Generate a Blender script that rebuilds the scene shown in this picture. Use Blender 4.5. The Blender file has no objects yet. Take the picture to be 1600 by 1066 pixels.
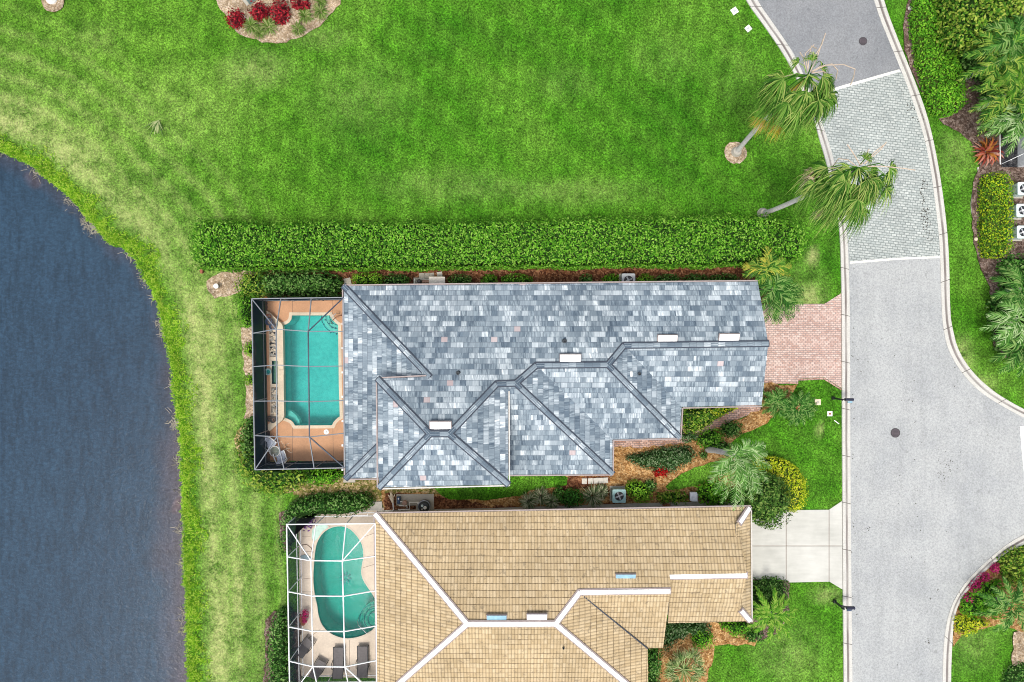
import bpy, bmesh, math, random
import numpy as np
from mathutils import Vector, Matrix
from mathutils.geometry import tessellate_polygon

# ------------------------------------------------------------------ camera, light, exposure
SC = bpy.context.scene
H = 44.0                       # the drone hovers 44 m up
K = 24.0                       # photo pixels per metre on the ground
cam_d = bpy.data.cameras.new('camera'); cam = bpy.data.objects.new('camera', cam_d)
SC.collection.objects.link(cam); SC.camera = cam
cam.location = (0, 0, H); cam.rotation_euler = (0, 0, 0)
cam_d.sensor_width = 36.0; cam_d.lens = 18.0*H/(800/K); cam_d.clip_end = 2000; cam_d.clip_start = 0.5
W = bpy.data.worlds.new("World"); SC.world = W; W.use_nodes = True
wn = W.node_tree
sky = wn.nodes.new('ShaderNodeTexSky'); sky.sky_type = 'NISHITA'; sky.sun_disc = False
SUN_EL, SUN_AZ = math.radians(72), math.radians(205)
sky.sun_elevation = SUN_EL; sky.sun_rotation = SUN_AZ; sky.dust_density = 4.0; sky.air_density = 0.8; sky.ozone_density = 0.6
bg = wn.nodes['Background']; bg.inputs[1].default_value = 0.15
hs = wn.nodes.new('ShaderNodeHueSaturation'); hs.inputs['Saturation'].default_value = .5   # cloud cover: a paler sky
wn.links.new(sky.outputs[0], hs.inputs['Color']); wn.links.new(hs.outputs[0], bg.inputs[0])
sun_d = bpy.data.lights.new('sun', 'SUN'); sun_d.energy = 1.5; sun_d.angle = math.radians(12); sun_d.color = (1.0, .95, .86)
sun = bpy.data.objects.new('sun', sun_d); SC.collection.objects.link(sun)
S = Vector((math.sin(SUN_AZ)*math.cos(SUN_EL), math.cos(SUN_AZ)*math.cos(SUN_EL), math.sin(SUN_EL)))
sun.rotation_euler = (-S).to_track_quat('-Z', 'Y').to_euler(); sun.location = (0, 0, 60)
SC.view_settings.view_transform = 'Standard'; SC.view_settings.look = 'None'
SC.view_settings.gamma = 1.0; SC.view_settings.exposure = 0.62
SC.cycles.filter_width = 1.0; SC.cycles.max_bounces = 6; SC.cycles.transparent_max_bounces = 12; SC.cycles.caustics_reflective = False; SC.cycles.caustics_refractive = False

rng = np.random.default_rng(7); random.seed(7)

# ------------------------------------------------------------------ measuring: photo pixel at a known height -> world
def P(px, py, z=0.0):
    f = (H-z)/H/K
    return Vector(((px-800)*f, -(py-533)*f, z))
def PP(pts, z=0.0): return [P(a, b, z) for a, b in pts]
def PX(pts, z=0.0): return [tuple(P(a, b, z).xy) for a, b in pts]

# ------------------------------------------------------------------ mesh collecting
class MB:
    def __init__(s): s.v = []; s.f = []; s.m = []; s.uv = []; s.mi = 0
    def add(s, vs, fs, uv=None):
        o = len(s.v); s.v += [tuple(v) for v in vs]
        for i, f in enumerate(fs):
            s.f.append(tuple(o+k for k in f)); s.m.append(s.mi); s.uv.append(uv[i] if uv else None)
        return s
    def box(s, c, d, rz=0.0, M=None):
        x, y, z = d[0]/2, d[1]/2, d[2]/2
        vs = [Vector((a*x, b*y, e*z)) for e in (-1, 1) for a, b in ((-1,-1),(1,-1),(1,1),(-1,1))]
        R = M if M is not None else Matrix.Rotation(rz, 3, 'Z')
        vs = [R@v+Vector(c) for v in vs]
        return s.add(vs, [(3,2,1,0),(4,5,6,7),(0,1,5,4),(1,2,6,5),(2,3,7,6),(3,0,4,7)])
    def bar(s, a, b, w, h=None, up=(0,0,1)):
        a, b = Vector(a), Vector(b); h = h or w; d = b-a; L = d.length
        if L < 1e-6: return s
        d.normalize(); u = Vector(up)
        if abs(d.dot(u)) > .99: u = Vector((0,1,0))
        r = d.cross(u).normalized(); u = r.cross(d)
        vs = []
        for p in (a, b):
            for i, j in ((-1,-1),(1,-1),(1,1),(-1,1)): vs.append(p+r*(i*w/2)+u*(j*h/2))
        return s.add(vs, [(0,1,2,3),(7,6,5,4),(0,4,5,1),(1,5,6,2),(2,6,7,3),(3,7,4,0)])
    def tube(s, pts, r, n=8, caps=True):
        pts = [Vector(p) for p in pts]; m = len(pts)
        rs = r if isinstance(r, (list, tuple)) else [r]*m
        vs = []; ref = Vector((0.3, 0.2, 1)).normalized()
        for i, p in enumerate(pts):
            d = (pts[min(i+1, m-1)]-pts[max(i-1, 0)]).normalized()
            q = ref if abs(d.dot(ref)) < .95 else Vector((1,0,0))
            a = d.cross(q).normalized(); b = d.cross(a)
            for k in range(n):
                t = 2*math.pi*k/n; vs.append(p+(a*math.cos(t)+b*math.sin(t))*rs[i])
        fs = [(i*n+k, i*n+(k+1) % n, (i+1)*n+(k+1) % n, (i+1)*n+k) for i in range(m-1) for k in range(n)]
        if caps: fs += [tuple(range(n))[::-1], tuple((m-1)*n+k for k in range(n))]
        return s.add(vs, fs)
    def lathe(s, c, prof, n=20, sx=1, sy=1):
        c = Vector(c); vs = []
        for r, z in prof:
            for k in range(n):
                t = 2*math.pi*k/n; vs.append(c+Vector((r*sx*math.cos(t), r*sy*math.sin(t), z)))
        m = len(prof)
        fs = [(i*n+k, i*n+(k+1) % n, (i+1)*n+(k+1) % n, (i+1)*n+k) for i in range(m-1) for k in range(n)]
        fs += [tuple(range(n))[::-1], tuple((m-1)*n+k for k in range(n))]
        return s.add(vs, fs)
    def prism(s, poly, z0, z1, holes=(), bottom=True):
        poly = [tuple(p)[:2] for p in poly]; holes = [[tuple(p)[:2] for p in h] for h in holes]
        loops = [poly]+holes
        flat = [p for l in loops for p in l]
        tris = tessellate_polygon([[Vector((a, b, 0)) for a, b in l] for l in loops])
        n = len(flat); top = [(a, b, z1) for a, b in flat]; bot = [(a, b, z0) for a, b in flat]
        fs = []
        for t in tris:
            A, B, C = (Vector(flat[i]) for i in t)
            if (B-A).cross(C-A) < 0: t = t[::-1]
            fs.append(tuple(t))
        if z0 == z1: return s.add(top, fs)
        allf = list(fs)
        if bottom: allf += [tuple(i+n for i in f[::-1]) for f in fs]
        o = 0
        for l in loops:
            k = len(l)
            for i in range(k):
                j = (i+1) % k; allf.append((o+i, o+i+n, o+j+n, o+j))
            o += k
        return s.add(top+bot, allf)
    def sheet(s, poly, z, holes=()): return s.prism(poly, z, z, holes)

def abs_loc(o):
    l = Vector((0,0,0))
    while o is not None: l += o.location; o = o.parent
    return l
def link(o, parent=None):
    SC.collection.objects.link(o)
    if parent is not None: o.parent = parent
    return o
def obj(name, mb, mats, parent=None, local=False, smooth=False, loc=None):
    """link a collector as ONE mesh object; vertices are in world space unless local"""
    me = bpy.data.meshes.new(name)
    if not isinstance(mats, (list, tuple)): mats = [mats]
    V = np.array(mb.v, dtype=float).reshape(-1, 3)
    base = Vector((0,0,0))
    if not local:
        if parent is None:
            lo, hi = V.min(0), V.max(0)
            base = Vector(loc) if loc is not None else Vector(((lo[0]+hi[0])/2, (lo[1]+hi[1])/2, lo[2]))
            V = V-np.array(base)
        else: V = V-np.array(abs_loc(parent))
    me.from_pydata([tuple(v) for v in V], [], mb.f)
    for m in mats: me.materials.append(m)
    if len(mats) > 1: me.polygons.foreach_set('material_index', mb.m)
    if any(u is not None for u in mb.uv):
        ul = me.uv_layers.new(name='UVMap')
        for p in me.polygons:
            u = mb.uv[p.index]
            if u is not None:
                for k, li in enumerate(p.loop_indices): ul.data[li].uv = u[k]
    if smooth: me.polygons.foreach_set('use_smooth', [True]*len(me.polygons))
    me.update()
    o = bpy.data.objects.new(name, me); link(o, parent)
    if parent is None and not local: o.location = base
    elif parent is None and loc is not None: o.location = loc
    return o
def tag(o, label=None, cat=None, group=None, kind=None):
    if label: o['label'] = label
    if cat: o['category'] = cat
    if group: o['group'] = group
    if kind: o['kind'] = kind
    return o
def thing(name, label, cat, loc=(0,0,0), rz=0, group=None):
    o = bpy.data.objects.new(name, None); link(o); o.location = loc; o.rotation_euler = (0,0,rz)
    o.empty_display_size = .3
    return tag(o, label, cat, group)
def struct(name, mb, mats, **k): return tag(obj(name, mb, mats, **k), kind='structure')
def dup(o, loc, rz, label):
    def cp(a, par):
        c = a.copy(); link(c, par)
        for ch in kids.get(a, []): cp(ch, c)
        return c
    kids = {}
    for q in SC.objects:
        if q.parent: kids.setdefault(q.parent, []).append(q)
    r = cp(o, None); r.location = loc; r.rotation_euler = (0,0,rz); r['label'] = label
    return r

# quads in numpy
def np_obj(name, verts, faces, mats, parent=None, mi=None, smooth=False):
    V = np.asarray(verts, dtype=np.float32); F = np.asarray(faces, dtype=np.int32)
    me = bpy.data.meshes.new(name); base = np.zeros(3, dtype=np.float32)
    if parent is None:
        lo, hi = V.min(0), V.max(0); base = np.array([(lo[0]+hi[0])/2, (lo[1]+hi[1])/2, max(lo[2], 0)], dtype=np.float32)
    else: base = np.array(abs_loc(parent), dtype=np.float32)
    V = V-base
    me.vertices.add(len(V)); me.vertices.foreach_set('co', V.ravel())
    nf = len(F); k = F.shape[1]
    me.loops.add(nf*k); me.loops.foreach_set('vertex_index', F.ravel())
    me.polygons.add(nf); me.polygons.foreach_set('loop_start', np.arange(0, nf*k, k, dtype=np.int32))
    try: me.polygons.foreach_set('loop_total', np.full(nf, k, dtype=np.int32))
    except Exception: pass
    if not isinstance(mats, (list, tuple)): mats = [mats]
    for m in mats: me.materials.append(m)
    if mi is not None: me.polygons.foreach_set('material_index', np.asarray(mi, dtype=np.int32))
    me.update(calc_edges=True); me.validate()
    o = bpy.data.objects.new(name, me); link(o, parent)
    if parent is None: o.location = base.tolist()
    return o

# ------------------------------------------------------------------ node helpers
class NT:
    def __init__(s, name, rough=.8, spec=.2):
        s.mat = bpy.data.materials.new(name); s.mat.use_nodes = True; s.t = s.mat.node_tree
        s.b = s.t.nodes['Principled BSDF']; s.out = s.t.nodes['Material Output']
        s.b.inputs['Roughness'].default_value = rough; s.b.inputs['Specular IOR Level'].default_value = spec
    def n(s, typ, ins=None, **pr):
        q = s.t.nodes.new(typ)
        for k, v in pr.items(): setattr(q, k, v)
        for k, v in (ins or {}).items(): s.put(q.inputs[k], v)
        return q
    def put(s, sock, v):
        if isinstance(v, bpy.types.NodeSocket): s.t.links.new(v, sock)
        elif v is not None:
            if sock.type == 'RGBA' and hasattr(v, '__len__') and len(v) == 3: v = (*v, 1)
            sock.default_value = v
    def m(s, op, a, b=None, c=None, clamp=False):
        q = s.t.nodes.new('ShaderNodeMath'); q.operation = op; q.use_clamp = clamp
        s.put(q.inputs[0], a); s.put(q.inputs[1], b)
        if c is not None: s.put(q.inputs[2], c)
        return q.outputs[0]
    def mix(s, f, a, b, bl='MIX'):
        q = s.t.nodes.new('ShaderNodeMix'); q.data_type = 'RGBA'; q.blend_type = bl
        s.put(q.inputs[0], f); s.put(q.inputs[6], a); s.put(q.inputs[7], b); return q.outputs[2]
    def ramp(s, f, stops, mode='LINEAR'):
        q = s.t.nodes.new('ShaderNodeValToRGB'); s.put(q.inputs[0], f); cr = q.color_ramp; cr.interpolation = mode
        while len(cr.elements) < len(stops): cr.elements.new(.5)
        for e, (p, c) in zip(cr.elements, stops):
            e.position = p; e.color = (*c, 1) if hasattr(c, '__len__') else (c, c, c, 1)
        return q.outputs[0]
    def pos(s): return s.n('ShaderNodeNewGeometry').outputs['Position']
    def uv(s): return s.n('ShaderNodeUVMap', uv_map='UVMap').outputs[0]
    def ob(s): return s.n('ShaderNodeTexCoord').outputs['Object']
    def sep(s, v): return s.n('ShaderNodeSeparateXYZ', {0: v}).outputs
    def com(s, x, y, z=0.0): return s.n('ShaderNodeCombineXYZ', {0: x, 1: y, 2: z}).outputs[0]
    def noise(s, v, sc, det=3, r=.55, dis=0.0):
        q = s.n('ShaderNodeTexNoise', {'Vector': v, 'Scale': sc, 'Detail': det, 'Roughness': r, 'Distortion': dis}); return q.outputs[0]
    def white(s, v): return s.n('ShaderNodeTexWhiteNoise', {'Vector': v}, noise_dimensions='2D').outputs[0]
    def base(s, c): s.put(s.b.inputs['Base Color'], c); return s
    def bump(s, h, st=.5, d=.05):
        q = s.n('ShaderNodeBump', {'Strength': st, 'Distance': d, 'Height': h}); s.t.links.new(q.outputs[0], s.b.inputs['Normal']); return s

def plain(name, c, rough=.6, spec=.3, var=.12, metal=0.0, sc=6):
    t = NT(name, rough, spec); f = t.noise(t.ob(), sc, 3)
    a = tuple(x*(1-var) for x in c); b = tuple(min(1, x*(1+var)) for x in c)
    t.base(t.ramp(f, [(.3, a), (.7, b)])); t.b.inputs['Metallic'].default_value = metal
    return t.mat
def leafm(name, cols, trans=.22, rough=.55):
    """leaf colour picked per leaf (mesh island)"""
    t = NT(name, .75, .10); r = t.n('ShaderNodeNewGeometry').outputs['Random Per Island']
    n = len(cols); c = t.ramp(r, [((i+.5)/n, q) for i, q in enumerate(cols)])
    f = t.noise(t.ob(), .9, 2); c = t.mix(1.0, c, t.ramp(f, [(.3, .8), (.7, 1.15)]), 'MULTIPLY')
    t.base(c)
    tr = t.n('ShaderNodeBsdfTranslucent', {0: c}); mx = t.n('ShaderNodeMixShader', {0: trans, 1: t.b.outputs[0], 2: tr.outputs[0]})
    t.t.links.new(mx.outputs[0], t.out.inputs[0]); return t.mat
# ------------------------------------------------------------------ materials
def m_lawn():
    t = NT('lawn_grass', .9, .1); p = t.pos(); x, y, z = t.sep(p)
    big = t.noise(p, .11, 4, .6); mid = t.noise(p, .9, 4, .65); fine = t.noise(t.n('ShaderNodeMapping', {'Vector': p, 'Rotation': (.4, .8, 1.1)}).outputs[0], 4.2, 5, .8, .3)
    pr = t.n('ShaderNodeMapping', {'Vector': p, 'Rotation': (.9, .5, .65)}).outputs[0]; blades = t.noise(pr, 9.0, 3, .8, .4)
    g = t.ramp(big, [(.36, (.030, .122, .005)), (.5, (.048, .160, .008)), (.64, (.082, .200, .018))])
    west = t.n('ShaderNodeMapRange', {0: x, 1: -8.0, 2: -27.0, 3: 0.0, 4: 1.0}).outputs[0]
    pale = t.ramp(mid, [(.3, (.056, .160, .008)), (.62, (.120, .228, .026))])
    g = t.mix(t.m('MULTIPLY', west, .46), g, pale)
    at = t.n('ShaderNodeAttribute', attribute_name='dry').outputs['Fac']
    mw = t.n('ShaderNodeTexWave', {'Vector': p, 'Scale': .22, 'Distortion': 3.0, 'Detail': 2.0, 'Detail Scale': .6}, bands_direction='DIAGONAL').outputs[1]
    g = t.mix(t.m('MULTIPLY', mw, .16), g, (.11, .21, .03))
    st = t.n('ShaderNodeTexWave', {'Vector': t.n('ShaderNodeMapping', {'Vector': p, 'Rotation': (0, 0, .12)}).outputs[0], 'Scale': .30, 'Distortion': .6, 'Detail': 2.0}, bands_direction='X').outputs[1]
    g = t.mix(1.0, g, t.ramp(st, [(.2, .93), (.8, 1.08)]), 'MULTIPLY')
    k = t.ramp(t.m('ADD', t.m('MULTIPLY', mid, .55), t.m('MULTIPLY', fine, .45)), [(.36, .62), (.5, 1.0), (.64, 1.42)])
    g = t.mix(1.0, g, k, 'MULTIPLY')
    g = t.mix(1.0, g, t.ramp(blades, [(.34, .30), (.5, .98), (.66, 1.95)]), 'MULTIPLY')
    df = t.m('MULTIPLY', at, t.ramp(t.m('ADD', t.m('MULTIPLY', mid, .5), t.m('MULTIPLY', fine, .5)), [(.38, .1), (.62, 1.5)]), clamp=True)
    d = t.mix(1.0, (.38, .41, .16), t.ramp(blades, [(.35, .7), (.65, 1.3)]), 'MULTIPLY')
    t.base(t.mix(df, g, d)); t.bump(t.m('ADD', fine, blades), .9, .06); return t.mat
def m_mulch(name, a, b, c):
    t = NT(name, .95, .1); p = t.pos()
    v = t.n('ShaderNodeTexVoronoi', {'Vector': p, 'Scale': 9.0}, feature='F1')
    chips = t.sep(v.outputs['Color'])[0]
    col = t.ramp(chips, [(.0, a), (.5, b), (.95, c)])
    col = t.mix(1.0, col, t.ramp(t.noise(p, .8, 4, .6), [(.3, .62), (.7, 1.3)]), 'MULTIPLY')
    col = t.mix(1.0, col, t.ramp(t.noise(p, 14, 3, .7), [(.3, .5), (.7, 1.5)]), 'MULTIPLY')
    t.base(col); t.bump(t.noise(p, 12, 4, .7), 1.0, .08); return t.mat
def m_asphalt(name, c, rough=.9):
    t = NT(name, rough, .15); p = t.pos()
    f = t.noise(t.n('ShaderNodeMapping', {'Vector': p, 'Rotation': (.7, .3, .5)}).outputs[0], 9, 4, .85); g = t.noise(p, .35, 5, .62); st = t.noise(t.com(t.m('MULTIPLY', t.sep(p)[0], 1.6), t.m('MULTIPLY', t.sep(p)[1], .35), 0), .8, 4, .6)
    col = t.mix(1.0, c, t.ramp(f, [(.34, .74), (.5, 1.0), (.66, 1.24)]), 'MULTIPLY')
    col = t.mix(1.0, col, t.ramp(g, [(.32, (.88, .89, .90)), (.6, (1.04, 1.04, 1.03))]), 'MULTIPLY')
    col = t.mix(1.0, col, t.ramp(st, [(.36, .96), (.55, 1.01)]), 'MULTIPLY')
    col = t.mix(t.m('MULTIPLY', t.ramp(t.noise(p, 2.2, 2, .4), [(.70, 0.0), (.76, 1.0)]), .35), col, tuple(x*.4 for x in c))
    cr = t.n('ShaderNodeTexVoronoi', {'Vector': t.com(t.m('ADD', t.sep(p)[0], t.m('MULTIPLY', t.noise(p, 1.1, 3), 1.8)), t.m('ADD', t.sep(p)[1], t.m('MULTIPLY', t.noise(p, 1.4, 3), 1.8)), 0.0), 'Scale': .16}, feature='DISTANCE_TO_EDGE').outputs[0]
    crk = t.m('MULTIPLY', t.m('LESS_THAN', cr, .0045), t.ramp(t.noise(p, .4, 2), [(.60, 0.0), (.68, .25)]))
    col = t.mix(crk, col, tuple(x*.45 for x in c))
    tx = t.noise(t.com(t.m('MULTIPLY', t.sep(p)[0], 2.2), t.m('MULTIPLY', t.sep(p)[1], .12), 0), 1.0, 2, .5)
    col = t.mix(1.0, col, t.ramp(tx, [(.35, .965), (.5, 1.0), (.66, 1.015)]), 'MULTIPLY')
    t.base(col); t.bump(f, .4, .02); return t.mat
def m_brick(name, a, b, mor, w, h, rz, stain=.2, rowdark=1.0):
    t = NT(name, .85, .15); p = t.pos()
    mp = t.n('ShaderNodeMapping', {'Vector': p, 'Rotation': (0, 0, rz)}).outputs[0]
    bt = t.n('ShaderNodeTexBrick', {'Vector': mp, 'Color1': a, 'Color2': b, 'Mortar': mor, 'Scale': 1.0, 'Mortar Size': .016*rowdark, 'Bias': 0.0, 'Brick Width': w, 'Row Height': h})
    q = bt.outputs[0]
    q = t.mix(1.0, q, t.ramp(t.noise(p, .5, 5, .6), [(.3, 1-stain), (.65, 1+stain*.4)]), 'MULTIPLY')
    q = t.mix(1.0, q, t.ramp(t.noise(p, 9, 3, .7), [(.3, .80), (.7, 1.2)]), 'MULTIPLY')
    t.base(q); t.bump(bt.outputs[1], -.5, .02); return t.mat
def m_kerb():
    t = NT('kerb_concrete', .85, .2); u, v, _ = t.sep(t.uv()); p = t.pos()
    base = t.mix(t.noise(p, 1.1, 4), (.42, .415, .385), (.58, .57, .53))
    base = t.mix(1.0, base, t.ramp(t.noise(p, 12, 3), [(.3, .85), (.7, 1.1)]), 'MULTIPLY')
    d = t.m('ABSOLUTE', t.m('SUBTRACT', v, t.m('ADD', .5, t.m('MULTIPLY', t.m('SUBTRACT', t.noise(p, .5, 2), .5), .12))))
    dirt = t.m('MULTIPLY', t.ramp(d, [(.07, 1.0), (.17, 0.0)]), t.ramp(t.noise(p, .3, 3), [(.3, .45), (.6, 1.0)]))
    base = t.mix(dirt, base, (.17, .15, .14))
    j = t.m('LESS_THAN', t.m('FRACT', t.m('DIVIDE', u, 3.05)), .014)
    base = t.mix(j, base, (.12, .11, .10)); t.base(base); return t.mat
def m_shingle():
    t = NT('slate_shingle', .9, .12); u, v, _ = t.sep(t.uv())
    RH, RW = .335, .37
    vr = t.m('DIVIDE', v, RH); row = t.m('FLOOR', vr)
    ro = t.white(t.com(row, 3.0)); uo = t.m('ADD', t.m('DIVIDE', u, RW), t.m('MULTIPLY', ro, 4.0)); cell = t.m('FLOOR', uo)
    w = t.white(t.com(cell, row)); w2 = t.white(t.com(t.m('ADD', cell, 31.7), row))
    wide = t.white(t.com(t.m('FLOOR', t.m('DIVIDE', uo, 2.6)), t.m('ADD', row, 77.0)))
    tone = t.m('ADD', t.m('MULTIPLY', w, .62), t.m('MULTIPLY', wide, .38))
    col = t.ramp(tone, [(.14, (.105, .142, .180)), (.38, (.170, .215, .252)), (.62, (.240, .290, .328)), (.86, (.42, .475, .51))])
    sl = t.m('ADD', u, t.m('MULTIPLY', v, t.m('MULTIPLY', t.m('SUBTRACT', w2, .5), .35)))
    s1 = t.noise(t.com(t.m('MULTIPLY', sl, 9.0), t.m('ADD', t.m('MULTIPLY', v, 1.1), t.m('MULTIPLY', row, 9.1)), t.m('MULTIPLY', cell, 1.7)), 1.0, 3, .7)
    amt = t.ramp(w2, [(.2, .25), (.6, 1.0)])
    stk = t.mix(amt, (1, 1, 1), t.ramp(s1, [(.36, (.58, .61, .65)), (.5, (1.0, 1.0, 1.0)), (.62, (1.55, 1.50, 1.44))]))
    col = t.mix(1.0, col, stk, 'MULTIPLY')
    pk = t.m('GREATER_THAN', t.white(t.com(t.m('ADD', cell, 5.5), t.m('ADD', row, 9.5))), .995)
    col = t.mix(t.m('MULTIPLY', pk, .7), col, (.48, .37, .36))
    line = t.m('LESS_THAN', t.m('FRACT', vr), .10); vl = t.m('LESS_THAN', t.m('FRACT', uo), .06)
    col = t.mix(t.m('MULTIPLY', line, .5), col, (.08, .10, .13)); col = t.mix(t.m('MULTIPLY', vl, .25), col, (.08, .10, .13))
    col = t.mix(1.0, col, t.ramp(t.noise(t.pos(), .25, 3), [(.3, .90), (.7, 1.1)]), 'MULTIPLY')
    t.base(col); t.bump(t.m('ADD', t.m('FRACT', vr), t.m('MULTIPLY', s1, .5)), .5, .02); return t.mat
def m_tile():
    t = NT('clay_roof_tile', .85, .15); u, v, _ = t.sep(t.uv()); p = t.pos()
    CW, RH = .19, .385
    vw = t.m('ADD', v, t.m('MULTIPLY', t.noise(p, .35, 2), .10))
    vr = t.m('DIVIDE', vw, RH); row = t.m('FLOOR', vr); uc = t.m('DIVIDE', u, CW); cell = t.m('FLOOR', uc)
    w = t.white(t.com(cell, row))
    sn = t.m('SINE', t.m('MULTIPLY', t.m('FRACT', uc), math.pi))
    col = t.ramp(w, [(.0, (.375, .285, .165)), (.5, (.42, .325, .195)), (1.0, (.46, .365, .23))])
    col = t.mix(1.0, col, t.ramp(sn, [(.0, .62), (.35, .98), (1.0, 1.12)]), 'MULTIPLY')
    fv = t.m('FRACT', vr)
    ln = t.m('MULTIPLY', t.m('LESS_THAN', fv, .10), t.ramp(t.noise(p, 6, 3), [(.3, .45), (.6, .95)]))
    col = t.mix(ln, col, (.11, .075, .04))
    spk = t.ramp(t.noise(p, 3.4, 4, .7), [(.58, 0.0), (.66, 1.0)])
    col = t.mix(t.m('MULTIPLY', spk, .55), col, (.16, .13, .09))
    col = t.mix(1.0, col, t.ramp(t.noise(p, .5, 4, .6), [(.3, .87), (.7, 1.12)]), 'MULTIPLY')
    t.base(col); t.bump(t.m('ADD', t.m('MULTIPLY', sn, .8), t.m('SUBTRACT', 1.0, fv)), .8, .05); return t.mat
def m_pond():
    t = NT('pond_water', .16, .30); p = t.pos(); x, y, z = t.sep(p)
    at = t.n('ShaderNodeAttribute', attribute_name='depth').outputs['Fac']
    n1 = t.noise(p, .25, 4, .6)
    dd = t.m('ADD', at, t.m('MULTIPLY', t.m('SUBTRACT', n1, .5), .9), clamp=True)
    deep = t.mix(t.noise(p, .06, 3), (.010, .028, .053), (.022, .052, .086))
    col = t.mix(t.ramp(dd, [(.05, 0.0), (.8, 1.0)]), (.060, .046, .056), deep)
    bt = t.ramp(t.noise(p, .34, 2, .4), [(.68, 0.0), (.76, 1.0)])
    col = t.mix(t.m('MULTIPLY', t.m('MULTIPLY', bt, .6), t.m('SUBTRACT', 1.0, at)), col, (.20, .09, .06))
    mp = t.n('ShaderNodeMapping', {'Vector': p, 'Rotation': (0, 0, .35), 'Scale': (1.0, 1.5, 1.0)}).outputs[0]
    r1 = t.noise(mp, 3.6, 3, .6, .6); r2 = t.noise(mp, 11.0, 3, .6)
    rip = t.m('ADD', r1, t.m('MULTIPLY', r2, .55))
    col = t.mix(1.0, col, t.ramp(rip, [(.60, .80), (.78, 1.0), (.96, 1.30)]), 'MULTIPLY')
    sk = t.noise(t.n('ShaderNodeMapping', {'Vector': p, 'Rotation': (0, 0, -.55), 'Scale': (2.2, .45, 1.0)}).outputs[0], 1.3, 4, .6, .4)
    col = t.mix(1.0, col, t.ramp(sk, [(.36, .80), (.5, 1.0), (.66, 1.15)]), 'MULTIPLY')
    t.base(col); t.bump(rip, .30, .05); return t.mat
def m_poolwater(name, tint, mixf=.35):
    t = NT(name, .08, .22)
    p = t.pos(); t.bump(t.noise(p, 2.5, 3, .6, .5), .12, .05); t.base(tuple(c*c*.45 for c in tint))
    tr = t.n('ShaderNodeBsdfTransparent', {0: tint})
    mx = t.n('ShaderNodeMixShader', {0: mixf, 1: tr.outputs[0], 2: t.b.outputs[0]}); t.t.links.new(mx.outputs[0], t.out.inputs[0]); return t.mat
def m_plaster(name, a, b):
    t = NT(name, .8, .2); p = t.pos()
    c = t.mix(t.ramp(t.noise(p, .6, 5, .65), [(.3, 0.0), (.7, 1.0)]), a, b)
    c = t.mix(1.0, c, t.ramp(t.noise(p, 5, 4, .7), [(.3, .86), (.7, 1.12)]), 'MULTIPLY'); t.base(c); return t.mat
def m_screen(name, c, op):
    t = NT(name, .9, .0); t.base(c); tr = t.n('ShaderNodeBsdfTransparent', {0: (1, 1, 1)})
    mx = t.n('ShaderNodeMixShader', {0: op, 1: tr.outputs[0], 2: t.b.outputs[0]}); t.t.links.new(mx.outputs[0], t.out.inputs[0]); return t.mat
def m_deck(name, c, js=None):
    t = NT(name, .85, .2); p = t.pos()
    q = t.mix(1.0, c, t.ramp(t.noise(p, .7, 4, .6), [(.3, .88), (.7, 1.1)]), 'MULTIPLY')
    q = t.mix(1.0, q, t.ramp(t.noise(p, 10, 3, .7), [(.3, .92), (.7, 1.08)]), 'MULTIPLY')
    t.base(q); return t.mat
def m_slab():
    t = NT('driveway_concrete', .85, .2); p = t.pos(); x, y, z = t.sep(p)
    c = t.mix(t.ramp(t.noise(p, .45, 5, .6), [(.3, 0.0), (.7, 1.0)]), (.42, .42, .385), (.54, .54, .50))
    c = t.mix(1.0, c, t.ramp(t.noise(t.com(t.m('MULTIPLY', x, .5), t.m('MULTIPLY', y, 3.0), 0), 1.5, 4, .6), [(.3, .93), (.7, 1.05)]), 'MULTIPLY')
    t.base(c); return t.mat
def m_trunk(name, a, b):
    t = NT(name, .9, .1); x, y, z = t.sep(t.ob())
    rings = t.noise(t.com(t.m('MULTIPLY', x, 1.0), t.m('MULTIPLY', y, 1.0), t.m('MULTIPLY', z, 9.0)), 1.5, 3)
    t.base(t.ramp(rings, [(.3, a), (.7, b)])); t.bump(rings, .5, .03); return t.mat

LAWN = m_lawn()
MULCH_T = m_mulch('straw_mulch', (.20, .095, .032), (.35, .19, .07), (.50, .32, .15))
MULCH_R = m_mulch('red_brown_mulch', (.07, .025, .015), (.16, .065, .03), (.30, .15, .08))
MULCH_D = m_mulch('dark_bark_mulch', (.07, .045, .035), (.14, .095, .075), (.25, .19, .16))
MULCH_P = m_mulch('pale_straw_mulch', (.26, .19, .12), (.38, .29, .19), (.50, .41, .31))
MULCH_O = m_mulch('weedy_mulch', (.08, .11, .02), (.22, .18, .06), (.42, .32, .18))
ASPH = m_asphalt('pale_asphalt', (.345, .358, .360)); ASPH_D = m_asphalt('grey_asphalt', (.215, .224, .235))
PAV_G = m_brick('grey_paver', (.32, .355, .34), (.44, .47, .445), (.20, .225, .22), .32, .165, .12, .12, 1.5)
PAV_P = m_brick('pink_paver', (.44, .285, .235), (.60, .46, .40), (.24, .20, .19), .23, .125, 0.0, .12)
PAV_B = m_brick('walk_paver', (.32, .17, .12), (.50, .34, .28), (.16, .13, .12), .23, .125, .05, .2)
KERB = m_kerb(); SHING = m_shingle(); TILE = m_tile(); POND = m_pond()
WHITE = plain('white_paint', (.80, .80, .77), .5, .3, .05); CREAM = plain('cream_stucco', (.62, .53, .40), .85, .1, .08)
CAPW = m_deck('white_ridge_tile', (.88, .87, .82)); DARKGAP = plain('dark_flashing', (.045, .055, .075), .7, .2)
GUTP = plain('pinkish_fascia', (.30, .25, .24), .6, .3); GUTW = plain('pale_gutter', (.50, .48, .44), .5, .3)
STUC = plain('stucco_wall', (.55, .47, .36), .9, .1, .08); STUC2 = plain('sand_stucco_wall', (.60, .55, .46), .9, .1, .08)
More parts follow.
